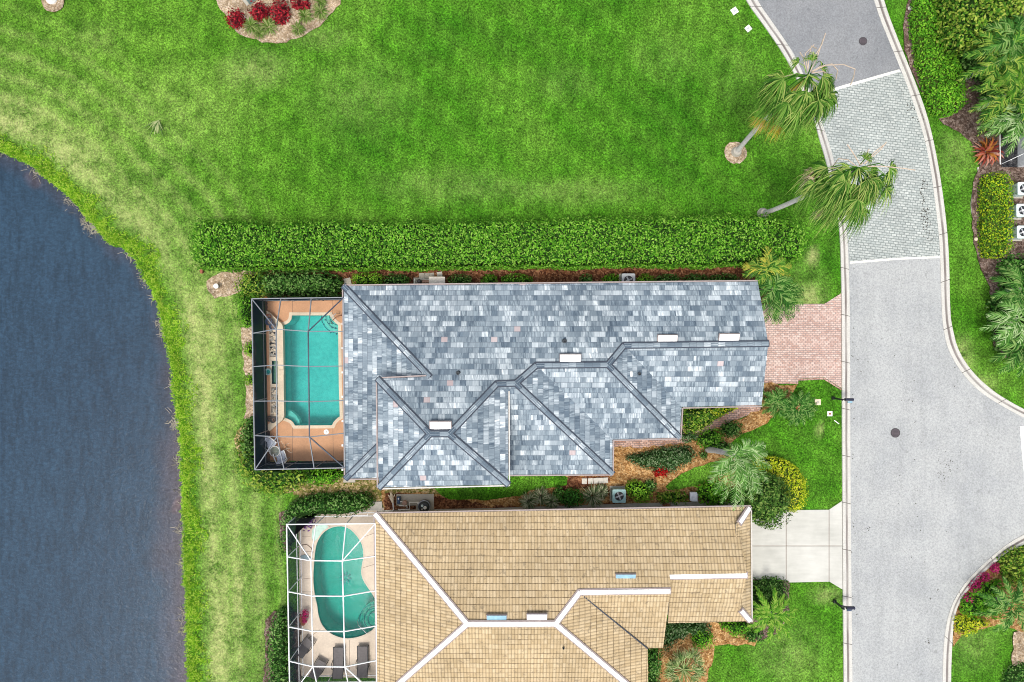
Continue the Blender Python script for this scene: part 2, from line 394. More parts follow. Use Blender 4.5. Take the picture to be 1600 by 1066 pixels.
GLASS = plain('window_glass', (.03, .045, .055), .08, .6); SKYW = plain('skylight_acrylic', (.88, .88, .87), .25, .5, .02); SKYB = plain('blue_skylight_glass', (.24, .42, .52), .1, .6, .15, sc=3)
PIPE = plain('black_vent_pipe', (.03, .04, .05), .6); BRONZE = plain('grey_cage_frame', (.17, .19, .215), .45, .4, .1); BRZD = plain('dark_cage_beam', (.035, .050, .080), .5, .4)
FRW = plain('white_cage_frame', (.78, .79, .80), .45, .4, .04)
SCR_ROOF = m_screen('roof_screen', (.05, .06, .07), .06); SCR_WALL = m_screen('wall_screen', (.008, .022, .042), .95); SCR_ROOF2 = m_screen('roof_screen_clear', (.10, .11, .12), .04); SCR_WALL2 = m_screen('wall_screen_grey', (.03, .055, .075), .68)
SCR_N2 = m_screen('wall_screen_light', (.10, .10, .10), .40)
DECK1 = m_deck('terracotta_deck', (.56, .315, .18)); DECK2 = m_deck('beige_deck', (.62, .53, .43)); COPE = m_deck('cream_coping', (.66, .56, .42)); JOINT = plain('deck_joint', (.17, .11, .08))
PLAS1 = m_plaster('pool_plaster', (.15, .50, .48), (.24, .62, .59)); PLAS2 = m_plaster('old_pool_plaster', (.08, .42, .38), (.14, .52, .47)); PSTEP = m_plaster('pool_step', (.42, .62, .54), (.56, .74, .66)); PSTEP2 = m_plaster('pool_step_green', (.13, .36, .29), (.20, .44, .36))
PW1 = m_poolwater('pool_water', (.50, .92, .90), .14); PW2 = m_poolwater('green_pool_water', (.34, .84, .78), .16)
SLAB = m_slab(); CONC = m_deck('grey_concrete', (.38, .36, .31)); STONE = m_deck('stepping_stone', (.52, .50, .45)); IRON = plain('cast_iron', (.055, .05, .055), .7)
TEALM = plain('teal_unit_metal', (.26, .42, .42), .5, .3); GREYM = plain('grey_unit_metal', (.42, .44, .46), .5, .4); PALEM = plain('pale_unit_metal', (.55, .66, .64), .5, .3); BLACK = plain('black_plastic', (.015, .018, .022), .4, .4); PVC = plain('pvc_pipe', (.66, .64, .60), .5)
SLING = plain('grey_sling_fabric', (.13, .12, .12), .8); PADS = plain('pale_cushion', (.50, .55, .64), .9, .1, .3, sc=14); TERRA = plain('terracotta_pot', (.25, .09, .05), .8); NAVY = plain('blue_glazed_pot', (.03, .06, .12), .3, .5); WOODM = plain('brown_motor', (.35, .22, .17), .6)
ROCK = m_mulch('planter_rocks', (.06, .05, .04), (.36, .27, .19), (.60, .50, .40)); STEEL = plain('steel_rail', (.6, .62, .62), .25, .5, .05, .6)
PTR = m_trunk('palm_trunk', (.42, .40, .38), (.62, .60, .57)); WOOD = m_trunk('bark', (.12, .09, .06), (.2, .16, .12))
TWIG = plain('inner_twigs', (.022, .055, .012), .9, .05, .3); SHADECORE_Y = plain('inner_twigs_light', (.05, .085, .015), .9, .05, .3)  # cores inside the foliage; shade of the leaf gaps is put into their colour
L_HEDGE = leafm('hedge_leaf', [(.025, .11, .008), (.06, .21, .012), (.10, .30, .016), (.15, .38, .025), (.26, .48, .07)])
L_SHRUB = leafm('shrub_leaf', [(.026, .085, .015), (.055, .155, .024), (.095, .23, .038), (.19, .32, .09)])
L_DARK = leafm('dark_shrub_leaf', [(.018, .075, .012), (.045, .155, .020), (.09, .24, .035), (.20, .33, .10)])
L_GREYG = leafm('grey_green_leaf', [(.028, .075, .022), (.055, .125, .038), (.10, .19, .07), (.20, .26, .14)])
L_LIME = leafm('lime_leaf', [(.07, .22, .012), (.13, .32, .018), (.20, .42, .03), (.30, .5, .05)])
L_YELL = leafm('yellow_green_leaf', [(.20, .32, .010), (.36, .47, .014), (.50, .56, .02), (.62, .62, .06)])
L_YG = leafm('mixed_yellow_leaf', [(.045, .15, .012), (.10, .24, .02), (.21, .34, .03), (.34, .42, .07)])
L_BRI = leafm('bright_green_leaf', [(.045, .18, .010), (.08, .27, .014), (.13, .37, .018), (.22, .47, .035)])
L_RED = leafm('red_leaf', [(.10, .008, .014), (.22, .012, .020), (.38, .015, .03), (.50, .05, .06)])
L_RED2 = leafm('scarlet_leaf', [(.30, .008, .01), (.45, .012, .015), (.55, .03, .02)])
L_PINK = leafm('magenta_petal', [(.34, .01, .09), (.50, .02, .15), (.65, .07, .22)])
L_PURP = leafm('purple_petal', [(.05, .015, .09), (.12, .04, .18), (.22, .10, .32)])
L_ORAN = leafm('rusty_leaf', [(.22, .04, .03), (.42, .10, .05), (.5, .3, .24), (.45, .18, .04)])
L_VAR = leafm('variegated_blade', [(.07, .13, .05), (.18, .24, .11), (.36, .38, .22), (.50, .50, .34)])
L_TUFT = leafm('pale_tuft_blade', [(.08, .18, .02), (.18, .29, .06), (.34, .38, .15)])
F_GRN = leafm('frond_green', [(.018, .08, .012), (.04, .15, .02), (.10, .26, .045), (.24, .38, .11)], .3)
F_WASH = leafm('fan_frond', [(.022, .085, .010), (.05, .155, .016), (.10, .24, .028), (.19, .35, .06), (.34, .42, .11)], .3)
F_DEAD = leafm('dead_frond', [(.34, .25, .14), (.46, .36, .22), (.6, .5, .36)], .2)
F_YEL = leafm('yellow_frond', [(.45, .34, .03), (.55, .42, .05), (.5, .34, .12)], .2)
F_LIME = leafm('lime_frond', [(.05, .18, .012), (.10, .28, .02), (.17, .36, .035), (.28, .42, .07)], .3)
F_MIX = leafm('olive_frond', [(.02, .08, .01), (.05, .18, .02), (.15, .32, .04), (.32, .42, .07)], .3)
F_SILV = leafm('silver_frond', [(.06, .13, .03), (.16, .26, .08), (.30, .38, .14), (.44, .48, .24)], .3)
F_BIG = leafm('arching_frond', [(.05, .16, .025), (.12, .29, .055), (.22, .40, .11), (.42, .56, .28)], .3)
SHOREG = leafm('bank_grass_blade', [(.08, .24, .008), (.15, .36, .012), (.25, .46, .02), (.38, .52, .07)], .25)
DEADG = leafm('dry_reed', [(.16, .15, .12), (.26, .24, .19), (.36, .33, .27)], .1)
# ------------------------------------------------------------------ polygon tools
def poly_offset(poly, d):
    """move the outline outward by d (metres, negative = inward)"""
    n = len(poly); A = sum(poly[i][0]*poly[(i+1) % n][1]-poly[(i+1) % n][0]*poly[i][1] for i in range(n))
    sg = 1 if A > 0 else -1; out = []
    for i in range(n):
        p0, p1, p2 = Vector(poly[i-1]), Vector(poly[i]), Vector(poly[(i+1) % n])
        a = (p1-p0).normalized(); b = (p2-p1).normalized()
        na = Vector((a.y, -a.x))*sg; nb = Vector((b.y, -b.x))*sg
        m = (na+nb); L = m.length
        if L < .2: m = na
        else: m = m/L; m = m/max(.35, m.dot(na))
        q = p1+m*d; out.append((q.x, q.y))
    return out
def resample(pts, n):
    pts = [Vector(p) for p in pts]; ds = [0]
    for a, b in zip(pts, pts[1:]): ds.append(ds[-1]+(b-a).length)
    out = []
    for i in range(n):
        t = ds[-1]*i/(n-1); k = 0
        while k < len(ds)-2 and ds[k+1] < t: k += 1
        out.append(pts[k].lerp(pts[k+1], (t-ds[k])/max(1e-9, ds[k+1]-ds[k])))
    return out
def smooth_pts(pts, it=2, closed=False):
    pts = [Vector(p) for p in pts]
    for _ in range(it):
        q = []; n = len(pts); rg = range(n) if closed else range(n-1)
        if not closed: q.append(pts[0])
        for i in rg:
            a, b = pts[i], pts[(i+1) % n]; q += [a.lerp(b, .25), a.lerp(b, .75)]
        if not closed: q.append(pts[-1])
        pts = q
    return pts
def wob(poly, amp, step=.35, seed=0):
    """resample a closed outline and make it ragged (mulch and grass edges are never ruled)"""
    r = random.Random(seed); out = []; n = len(poly)
    for i in range(n):
        a, b = Vector(poly[i]), Vector(poly[(i+1) % n]); k = max(1, int((b-a).length/step))
        for j in range(k):
            q = a.lerp(b, j/k); out.append((q.x+r.uniform(-amp, amp), q.y+r.uniform(-amp, amp)))
    return out

# ------------------------------------------------------------------ pool outlines (needed for the openings)
def arc(cx, cy, r, a0, a1, n): return [(cx+r*math.cos(math.radians(a0+(a1-a0)*i/n)), cy+r*math.sin(math.radians(a0+(a1-a0)*i/n))) for i in range(n+1)]
pool1_px = (arc(442, 493, 14.5, 0, 90, 6) + arc(445, 666, 13.5, 270, 360, 6)[0:] )
pool1_px = [(456.5, 493)]+[(455.5, 499), (452.5, 503.5), (448, 506.5), (442.5, 508.5)]+[(443.5, 600), (445, 653)]+[(450, 654.5), (455, 657), (458.5, 660.5), (461, 665)] \
    + [(519, 664.5)]+[(521, 660), (524, 656.5), (527.5, 653), (531, 651)]+[(529.5, 600), (528.5, 508)]+[(524.5, 505), (520.5, 501), (517.5, 497), (515.5, 493)]
pool2_px = [(531,822),(541,824),(550,829),(561,842),(567,855),(568,870),(565,885),(564,896),(567,906),(573,916),(581,927),(588,940),(592,955),(590,972),(583,984),(572,991),(556,996.5),(539,998),(523,993.5),(511,986),(502,975),(497,959),(496,947),(492,931),(490,915),(489.5,900),(490.5,885),(492,864),(495,848),(504,833),(516,825)]
POOL1 = PX(pool1_px, .06); POOL2 = [tuple(p) for p in smooth_pts(PX(pool2_px, .06), 1, True)]

# ------------------------------------------------------------------ shoreline, pond, lawn
shore_px = [(-60,215),(-5,232),(30,245),(60,265),(85,285),(100,300),(125,325),(150,352),(172,380),(195,386),(212,400),(222,425),(235,450),(245,465),(255,500),(258,530),(268,560),(272,600),(276,640),(283,680),(284,720),(286,760),(287,800),(288,850),(290,900),(293,950),(294,1000),(296,1066),(300,1180)]
sr = random.Random(3)
shore = [Vector(p) for p in PX([(-3000,-900),(-900,-60)], 0)]
for p in resample(smooth_pts([Vector((*q, 0)) for q in PX(shore_px)], 1), 150): shore.append(Vector((p.x+sr.uniform(-.09, .09), p.y+sr.uniform(-.09, .09))))
shore += [Vector(p) for p in PX([(330,1900),(420,6000)], 0)]
FAR = 400
mb = MB()
outer = [(-FAR, shore[0].y), *[tuple(p[:2]) for p in shore], (shore[-1].x, -FAR), (FAR, -FAR), (FAR, FAR), (-FAR, FAR)]
mb.sheet(outer, 0.0, holes=[poly_offset(POOL1, .06), poly_offset(POOL2, .06)])
# the bank drops from the lawn to the water
n = len(shore); bk = []
for i, p in enumerate(shore):
    d = (shore[min(i+1, n-1)]-shore[max(i-1, 0)]); d = Vector((d.x, d.y)).normalized(); nrm = Vector((d.y, -d.x)) # to the water side
    bk.append((p, nrm))
flip = -1 if bk[60][1].x > 0 else 1
bk = [(p, nn*flip) for p, nn in bk]
vs = []
for p, nn in bk: vs += [(p.x, p.y, 0), (p.x+nn.x*.12, p.y+nn.y*.12, -.22), (p.x+nn.x*.5, p.y+nn.y*.5, -.7)]
mb.add(vs, [(3*i+k, 3*i+k+1, 3*i+k+4, 3*i+k+3) for i in range(n-1) for k in range(2)])
struct('ground', mb, LAWN, loc=(0,0,0))
# the water and the lawn know how far they are from the shore, and where the grass is worn
ZW = -.32
SH = np.array([(p.x, p.y) for p in shore])
def shore_dist(x, y):
    """distance to the shoreline, positive on land"""
    q = np.stack([x, y], -1); best = np.full(len(q), 1e9); sgn = np.zeros(len(q))
    for a, b in zip(SH[:-1], SH[1:]):
        ab = b-a; t = np.clip(((q-a)@ab)/(ab@ab), 0, 1); d = q-(a+t[:, None]*ab); dd = np.hypot(d[:, 0], d[:, 1])
        cr = ab[0]*(q[:, 1]-a[1])-ab[1]*(q[:, 0]-a[0]); m = dd < best-1e-9
        best = np.where(m, dd, best); sgn = np.where(m, np.sign(cr), sgn)
    return best*sgn
def grid(x0, x1, y0, y1, st):
    xs = np.arange(x0, x1+st/2, st); ys = np.arange(y0, y1+st/2, st); X, Y = np.meshgrid(xs, ys); nx, ny = len(xs), len(ys)
    i, j = np.meshgrid(np.arange(nx-1), np.arange(ny-1)); k = (j*nx+i).ravel()
    return X.ravel(), Y.ravel(), np.stack([k, k+1, k+nx+1, k+nx], -1)
def attr(o, name, vals):
    a = o.data.attributes.new(name, 'FLOAT', 'POINT'); a.data.foreach_set('value', np.asarray(vals, dtype=np.float32))
X, Y, F = grid(-44, -16, -34, 22, .4); D = shore_dist(X, Y)
dep = np.clip(-D/3.2, 0, 1)**.8
lower = np.clip((-Y-1)/9, 0, 1); dep = np.clip(dep+(1-lower)*.35, 0, 1)
edge = np.minimum.reduce([X+44, -16-X+20, Y+34, 22-Y]); 
pond = np_obj('pond_water', np.stack([X, Y, np.full(len(X), ZW)], -1), F, POND); tag(pond, kind='structure'); attr(pond, 'depth', dep)
far = struct('pond_far_water', MB().sheet([(-FAR, FAR*.05), (-44, 22), (-44, -34), (-16, -34), (-10, -FAR), (-FAR, -FAR)], ZW-.004), POND); attr(far, 'depth', [1.0]*len(far.data.vertices))
PATCH = [(400,110,60,32,.45),(1270,400,11,18,1.0),(1262,465,30,20,.7),(1255,450,40,45,.25),(1280,672,6,13,1.0),(1500,560,26,36,.7),(1530,600,30,18,.55),(1520,1000,40,50,.3),
        (1230,1020,60,50,.3),(1290,930,26,16,.55),(1490,240,34,40,.3),(1040,90,60,40,.12),(880,130,60,30,.12),(340,500,50,90,.25),(310,640,30,120,.25),(395,900,28,160,.25),
        (350,990,10,120,.55),(372,900,7,150,.35),(335,880,8,200,.3),(320,700,10,120,.25),(1220,800,30,20,.35),(560,150,90,60,.16),(700,290,120,30,.22),(900,300,130,22,.25),(30,190,60,40,.35),
        (120,240,60,40,.3),(1100,720,40,14,.3),(290,170,110,70,.16),(150,60,50,30,.2),(1150,120,50,60,.10),(500,60,50,20,.3)]
X, Y, F = grid(-36, 36, -26, 24, .3); D = shore_dist(X, Y)
s = np.interp(D, [.3, .8, 1.15, 1.7, 2.6, 4.0, 6.5, 9], [0, .05, .50, .95, .50, .22, .07, 0])
g = .5+.5*np.sin(X*.9+Y*.5)*np.sin(Y*.7-X*.3+1); s = s*(.55+.45*g)
px = X*K+800; py = 533-Y*K
for cx, cy, rx, ry, v in PATCH: s = s+v*np.clip(1.25-np.hypot((px-cx)/rx, (py-cy)/ry), 0, 1)
s = s*.66+.24*np.clip(np.sin(D*2*np.pi/1.45+.4*np.sin(Y*.4)), 0, 1)*np.interp(D, [1.5, 2.5, 7, 10], [0, 1, .8, 0])
s = np.clip(s, 0, 1)
def near_box(x0, y0, x1, y1): return (px > x0) & (px < x1) & (py > y0) & (py < y1)
bad = (D < .32) | near_box(392, 460, 560, 740) | near_box(450, 795, 620, 1070)
F = F[~bad[F].any(1)]
used = np.unique(F); rm = -np.ones(len(X), int); rm[used] = np.arange(len(used))
lawn = np_obj('lawn', np.stack([X, Y, np.full(len(X), .005)], -1)[used], rm[F], LAWN); tag(lawn, kind='structure'); attr(lawn, 'dry', s[used])

# ------------------------------------------------------------------ roads, kerbs, driveways
Lout = [(1105,-120),(1163,0),(1190,36),(1227.5,90),(1252,140),(1272.5,190),(1280,220),(1289,248),(1301,300),(1311,351),(1313.5,420),(1314.5,500),(1315,700),(1316,900),(1317.5,1066),(1321,1500),(1330,4000)]
Lin = [(1125,-120),(1181,0),(1207,36),(1240,84),(1263,135),(1281,184),(1293.5,220),(1302,248),(1313,300),(1321.6,344),(1326,420),(1327.5,500),(1328,700),(1329.5,900),(1331.5,1066),(1335,1500),(1344,4000)]
Rin = [(1330,-130),(1364,0),(1376,36),(1411,120),(1434,184),(1450,242),(1462.5,335),(1468,393),(1470,484),(1473,515),(1479,544),(1496,576),(1525.6,610),(1560,632),(1600,654),(1700,700),(3000,760)]
Rout = [(1347,-130),(1379.5,0),(1394.5,43),(1426,120),(1449,182),(1464,250),(1475,322),(1482,393),(1483.5,490),(1486.6,510),(1496,549),(1521,585),(1552,612),(1573,625),(1600,640),(1700,686),(3000,746)]
Bin = [(3000,760),(1760,790),(1640,815),(1588,839),(1557,861),(1529,886.6),(1506,910),(1485,944),(1474,988),(1471,1066),(1470,1500),(1470,4000)]
Bout = [(3000,772),(1765,802),(1645,829),(1602,848),(1571,866),(1548.5,882),(1519,912),(1499.7,937),(1490,962),(1487,1001),(1484.4,1066),(1484,1500),(1484,4000)]
sm = lambda pts, it=2: smooth_pts([Vector((*q, 0)) for q in PX(pts)], it)
road = [tuple(p[:2]) for p in sm(Lin)[::-1]] + [tuple(p[:2]) for p in sm(Rin)] + [tuple(p[:2]) for p in sm(Bin)]
struct('road', MB().sheet(road, .055), ASPH)
def band(name, poly, z, mat, **k): return struct(name, MB().sheet(PX(poly), z), mat)
band('road_upper_asphalt', [(1125,-120),(1181,0),(1207,36),(1240,84),(1263,135),(1268,152),(1310,137),(1404,110),(1411,118),(1376,36),(1364,0),(1330,-130)], .060, ASPH_D)
struct('road_paver_band', MB().sheet(PX([(1268,153),(1310,138.5),(1404,111.5),(1411,120),(1434,184),(1450,242),(1457,290),(1462.5,335),(1466,370),(1468,402),(1400,405),(1327,411),(1325,380),(1321.6,344),(1313,300),(1302,248),(1293.5,220),(1281,184)]), .066), PAV_G)
wborder = plain('white_stone_border', (.62, .62, .58), .8, .2, .12)
struct('paver_border', MB().sheet(PX([(1262,152.5),(1311,135.5),(1404,109),(1407,112.5),(1312,140),(1265,156)]), .072), wborder)
struct('paver_border', MB().sheet(PX([(1327,409),(1400,403),(1468,400.5),(1468,403.5),(1400,406.5),(1327,412.5)]), .072), wborder)
struct('stop_line', MB().sheet(PX([(1592.5,666),(1640,668),(1640,742),(1599,742),(1595,700)]), .062), WHITE)
def kerb(out, inn, nn):
    o = resample(sm(out), nn); i_ = resample(sm(inn), nn)
    prof = [(0, -.03), (.015, .085), (.06, .10), (.36, .095), (.50, .060), (.64, .088), (.94, .085), (.985, .075), (1.0, .03)]
    V, F, U = [], [], []; L = 0
    for k, (a, b) in enumerate(zip(o, i_)):
        for t, z in prof: V.append((a.x+(b.x-a.x)*t, a.y+(b.y-a.y)*t, z))
    ls = [0]
    for a, b in zip(o, o[1:]): ls.append(ls[-1]+(b-a).length)
    m = len(prof)
    for k in range(nn-1):
        for j in range(m-1):
            F.append((k*m+j, k*m+j+1, (k+1)*m+j+1, (k+1)*m+j))
            U.append([(ls[k], prof[j][0]), (ls[k], prof[j+1][0]), (ls[k+1], prof[j+1][0]), (ls[k+1], prof[j][0])])
    struct('kerb', MB().add(V, F, U), KERB)
kerb(Lout, Lin, 420); kerb(Rout, Rin, 300); kerb(Bout, Bin, 300)
struct('paver_driveway', MB().prism(PX([(1188,476),(1260,475),(1288,475),(1314,458.5),(1314.5,606.5),(1288,590),(1262,591),(1247,592),(1247,597),(1208,598),(1205,594),(1188,595)]), 0, .030), PAV_P)
struct('driveway_edging', MB().prism(PX([(1188,594),(1208,594),(1262,591.5),(1288,590.5),(1314.5,607.5),(1314.5,610),(1287,593),(1247,595),(1247,600),(1207,600),(1188,599)]), 0, .026), PAV_B)
mbw = MB().prism(PX([(950,668),(1064,660),(1080,676),(1100,668),(1115,657),(1152,636),(1150,590),(1192,590),(1191,632),(1188,641),(1160,652),(1140,661),(1105,677),(1082,685),(1068,693),(1000,701),(953,705)]), 0, .034)
struct('paver_walkway', mbw, PAV_B)
mbs = MB(); g = .5
xs = [1165, 1228, 1295]; 
mbs.prism(PX([(1150,797),(1228-g,797),(1228-g,853-g),(1150,853-g)]), 0, .040).prism(PX([(1150,853+g),(1228-g,853+g),(1228-g,910.5),(1150,910.5)]), 0, .040)
mbs.prism(PX([(1228+g,797),(1295-g,796.5),(1295-g,853-g),(1228+g,853-g)]), 0, .040).prism(PX([(1228+g,853+g),(1295-g,853+g),(1295-g,908.8),(1228+g,910)]), 0, .040)
mbs.prism(PX([(1295+g,796),(1315,783),(1315.5,853-g),(1295+g,853-g)]), 0, .040).prism(PX([(1295+g,853+g),(1315.5,853+g),(1316,921),(1295+g,908.6)]), 0, .040)
struct('concrete_driveway', mbs, SLAB)
struct('driveway_joint', MB().sheet(PX([(1150,798),(1295,797.5),(1314,785),(1315,918),(1295,907),(1150,909)]), .018), JOINT)

# ------------------------------------------------------------------ planting beds
zb = [.016]
def bed(poly, mat, amp=.07, name='mulch_bed', seed=0):
    zb[0] += .0042
    return struct(name, MB().sheet(wob(PX(poly), amp, .3, seed+int(poly[0][0])), zb[0]), mat)
bed([(440,412),(700,414),(1180,408),(1205,440),(1215,500),(1180,520),(1180,450),(520,460),(500,470),(385,470),(380,440)], MULCH_R)
bed([(345,424),(400,419),(400,440),(372,458),(360,463),(335,466),(325,455),(322,440)], MULCH_P)
bed([(378,512),(398,508),(400,660),(380,655),(384,640),(384,600),(380,560)], MULCH_P)
bed([(364,684),(372,672),(400,650),(400,700),(470,728),(600,730),(600,780),(575,800),(478,800),(455,792),(470,768),(440,758),(405,752),(380,730)], MULCH_O, .12)
bed([(430,735),(560,728),(620,740),(690,745),(690,760),(700,785),(600,790),(590,770),(540,768),(470,772),(440,770)], MULCH_O, .15, seed=4)
bed([(596,755),(690,745),(890,730),(960,700),(1000,700),(1068,692),(1105,676),(1140,660),(1165,650),(1190,638),(1192,600),(1246,600),(1238,612),(1222,640),(1190,665),(1165,676),(1140,690),(1150,720),(1160,760),(1180,800),(1000,815),(600,815)], MULCH_T, .12)
bed([(600,770),(690,775),(760,790),(850,792),(960,785),(1000,790),(1000,815),(600,815)], MULCH_R, .12)
bed([(870,745),(950,742),(955,752),(900,765),(872,772)], MULCH_R, .10, seed=9)
bed([(600,740),(690,748),(700,758),(694,775),(660,770),(600,772)], MULCH_O, .12, seed=2)
bed([(680,746),(880,741),(888,747),(884,757),(868,762),(830,765),(812,775),(760,781),(702,781),(688,772),(676,762)], LAWN, .05, 'side_lawn')
bed([(1040,760),(1052,748),(1085,730),(1120,720),(1140,716),(1145,735),(1115,745),(1090,758),(1062,764),(1044,766)], LAWN, .05, 'side_lawn')
bed([(333,-30),(340,8),(352,22),(360,38),(376,55),(410,66),(440,68),(470,60),(500,42),(520,20),(532,8),(540,-30)], MULCH_P, .06)
bed(arc(1149,239,17.5,0,345,20), MULCH_P, .04); bed(arc(84,2,18,0,345,20), MULCH_P, .04)
bed([(1420,-30),(1416,10),(1410,40),(1413,80),(1427,120),(1442,150),(1455,175),(1475,195),(1500,210),(1516,222),(1526,240),(1530,258),(1520,285),(1517,320),(1520,380),(1532,420),(1545,450),(1549,490),(1552,540),(1570,560),(1660,580),(1660,-30)], MULCH_D, .05)
bed([(1010,975),(1130,972),(1180,968),(1190,985),(1180,1008),(1145,1006),(1118,1010),(1112,1030),(1100,1090),(1005,1100)], MULCH_T, .08)
bed([(1165,905),(1232,908),(1232,960),(1215,990),(1185,1000),(1165,990)], MULCH_D, .08, seed=5)
bed([(1488,1010),(1489,985),(1492,950),(1506,925),(1535,895),(1580,862),(1640,840),(1640,1000),(1560,975),(1520,985),(1500,992)], MULCH_T, .05)
bed([(1583,988),(1640,985),(1640,1110),(1590,1110),(1578,1060),(1580,1020)], MULCH_P, .08)
bed([(436,800),(452,795),(455,860),(446,862),(438,840)], MULCH_D, .05, seed=7)
bed([(415,970),(428,955),(470,958),(470,1120),(412,1120)], MULCH_D, .08, seed=8)

# ------------------------------------------------------------------ houses
def roof_obj(name, Vd, faces, mats, parent, drop=.20):
    """roof planes (keys into Vd) with thickness; uv in metres along and up each slope"""
    pts = {k: P(*v) for k, v in Vd.items()}; keys = list(pts); ix = {k: i for i, k in enumerate(keys)}
    mb = MB(); V = [pts[k] for k in keys]; nv = len(V)
    ec = {}; F = []; U = []
    for f in faces:
        q = [pts[k] for k in f]; nrm = Vector((0,0,0))
        for i in range(len(q)): nrm += q[i].cross(q[(i+1) % len(q)])
        if nrm.z < 0: f = f[::-1]; q = q[::-1]; nrm = -nrm
        nrm.normalize(); hor = Vector((nrm.x, nrm.y, 0)).normalized()
        # planes face one of the four sides of the house: snap so that courses run true
        hx = Vector((1 if hor.x > 0 else -1, 0, 0)) if abs(hor.x) > abs(hor.y) else Vector((0, 1 if hor.y > 0 else -1, 0))
        al = Vector((-hx.y, hx.x, 0)); st = math.sqrt(1+(nrm.xy.length/nrm.z)**2)
        c = sum(q, Vector((0,0,0)))/len(q)
        F.append(tuple(ix[k] for k in f)); U.append([(p.dot(al)+50, -p.dot(hx)*st+80) for p in q])
        for a, b in zip(f, f[1:]+f[:1]): ec[(a, b)] = 1
    mb.add(V+[p-Vector((0,0,drop)) for p in V], F, U)
    mb.mi = 1
    o = 0
    for f in F: mb.f.append(tuple(i+nv for i in f[::-1])); mb.m.append(1); mb.uv.append(None)
    for (a, b) in ec:
        if (b, a) not in ec: mb.f.append((ix[a], ix[a]+nv, ix[b]+nv, ix[b])); mb.m.append(1); mb.uv.append(None)
    return obj(name, mb, mats, parent)
def snap(Vd, keys, slope, k0='nw', k1='ne'):
    """put the named corners exactly on the slope that starts at the north eave"""
    A, B = P(*Vd[k0]), P(*Vd[k1]); e = (B-A).normalized(); q = Vector((e.y, -e.x, slope)); nr = e.cross(q)
    for k in keys:
        px, py = Vd[k][:2]; O = Vector((0, 0, H)); d = P(px, py, 0)-O; t = (A-O).dot(nr)/d.dot(nr); Vd[k] = (px, py, (O+d*t).z)
def cap(Vd, a, b, w, parent, mat, under, zup=.05, seg=None, name='ridge_cap'):
    A, B = P(*Vd[a]) if isinstance(a, str) else P(*a), P(*Vd[b]) if isinstance(b, str) else P(*b)
    d = (B-A).normalized(); r = d.cross(Vector((0,0,1))).normalized(); up = r.cross(d)
    mb = MB(); hw = w/2
    for (hh, zz, mi, ext) in ((hw+.075, .02, 1, .06), (hw, zup, 0, 0)):
        mb.mi = mi; A2, B2 = A-d*ext, B+d*ext
        L = (B2-A2).length; ns = max(1, int(L/(seg or .42))) if mi == 0 else 1
        for s in range(ns):
            q0, q1 = A2.lerp(B2, s/ns), A2.lerp(B2, (s+1)/ns)
            h0 = .012 if mi == 0 else 0.0
            V = []
            for q, e in ((q0, h0), (q1, 0.0)):
                for t, k in ((-1, 0), (0, 1), (1, 0)): V.append(q+r*(hh*t)+up*(zz+e+(.03 if k else -.02)))
                for t in (1, -1): V.append(q+r*(hh*t)+up*(-.09))
            F = [(0,1,6,5),(1,2,7,6),(2,3,8,7),(4,0,5,9),(0,4,3,2,1),(5,6,7,8,9)]
            uvs = None
            L0 = s*.335+.1
            uvs = [[(s*.37+.1, .02), (s*.37+.2, .02), (s*.37+.2, .3), (s*.37+.1, .3)]]*4+[[(0,0)]*5]*2
            mb.add([tuple(v) for v in V], F, uvs)
    return obj(name, mb, [mat, under], parent)
def skylight(px0, py0, px1, py1, z, parent, mat, tilt, name='skylight'):
    c = P((px0+px1)/2, (py0+py1)/2, z+.12); a = P(px0, py0, z+.12); b = P(px1, py1, z+.12)
    w, h = abs(b.x-a.x), abs(a.y-b.y); R = Matrix.Rotation(tilt, 3, 'X')
    mb = MB(); c = c-Vector((0,0,.07)); mb.box(c, (w-.05, h-.05, .10), M=R); mb.mi = 1; mb.box(c-Vector((0,0,.05)), (w+.03, h+.03, .10), M=R)
    return obj(name, mb, [mat, GUTP], parent)
def walls(poly_px, z, inset, mat, parent, zt, name='wall'):
    poly = poly_offset(PX(poly_px, z), -inset); return obj(name, MB().prism(poly, 0, zt), mat, parent)

ZE, SL = 2.7, .36
V1 = {'nw': (537,447,ZE), 'ne': (1184,440,ZE), 'gp': (1200.5,537,4.03), 'gse': (1190,633,2.68), 'd': (1065,636,2.68), 'se3': (1062,684,2.74), 'f': (957,687,2.78), 'se2': (957,740.5,2.80), 'b2w': (793,743,2.80),
      'r4': (975,540,4.03), 'r3e': (950,570,4.45), 'r3w': (838,571,4.45), 'r2e': (806,599,4.86), 'r2w': (776,600,4.86), 'v2': (793.5,617,4.60), 'v2b': (793.5,617,4.60),
      'r1e': (702,678,5.82), 'r1w': (672,678,5.82), 'tse': (794,757,4.60), 'tsw': (592,762,4.60), 'tnw': (590,592,4.60), 'hw': (671,589,4.73), 'hwu': (669,588,4.76), 't1': (590.5,594,3.55), 'ssw': (540,748,ZE), 'shp': (590.5,697,3.55), 'sse': (592,746.5,ZE)}
house1 = thing('villa', 'villa roofed in mottled blue grey slate shingles, beside the terracotta pool deck', 'house', P(860, 600))
snap(V1, ['gp','r4','r3e','r3w','r2e','r2w','r1e','r1w','tnw','hw'], .355)
roof1 = roof_obj('roof', V1, [
    ['nw','ne','gp','r4','r3e','r3w','r2e','r2w','r1e','r1w','tnw','hw'],
    ['r4','gp','gse','d'], ['r3e','r4','d','se3'], ['r3w','r3e','se3','f'], ['r2e','r3w','f','se2'],
    ['r2w','r2e','se2','b2w','v2'], ['r1w','tnw','tsw'], ['r1e','r1w','tsw','tse'], ['r2w','v2','tse','r1e']], [SHING, GUTP], house1)
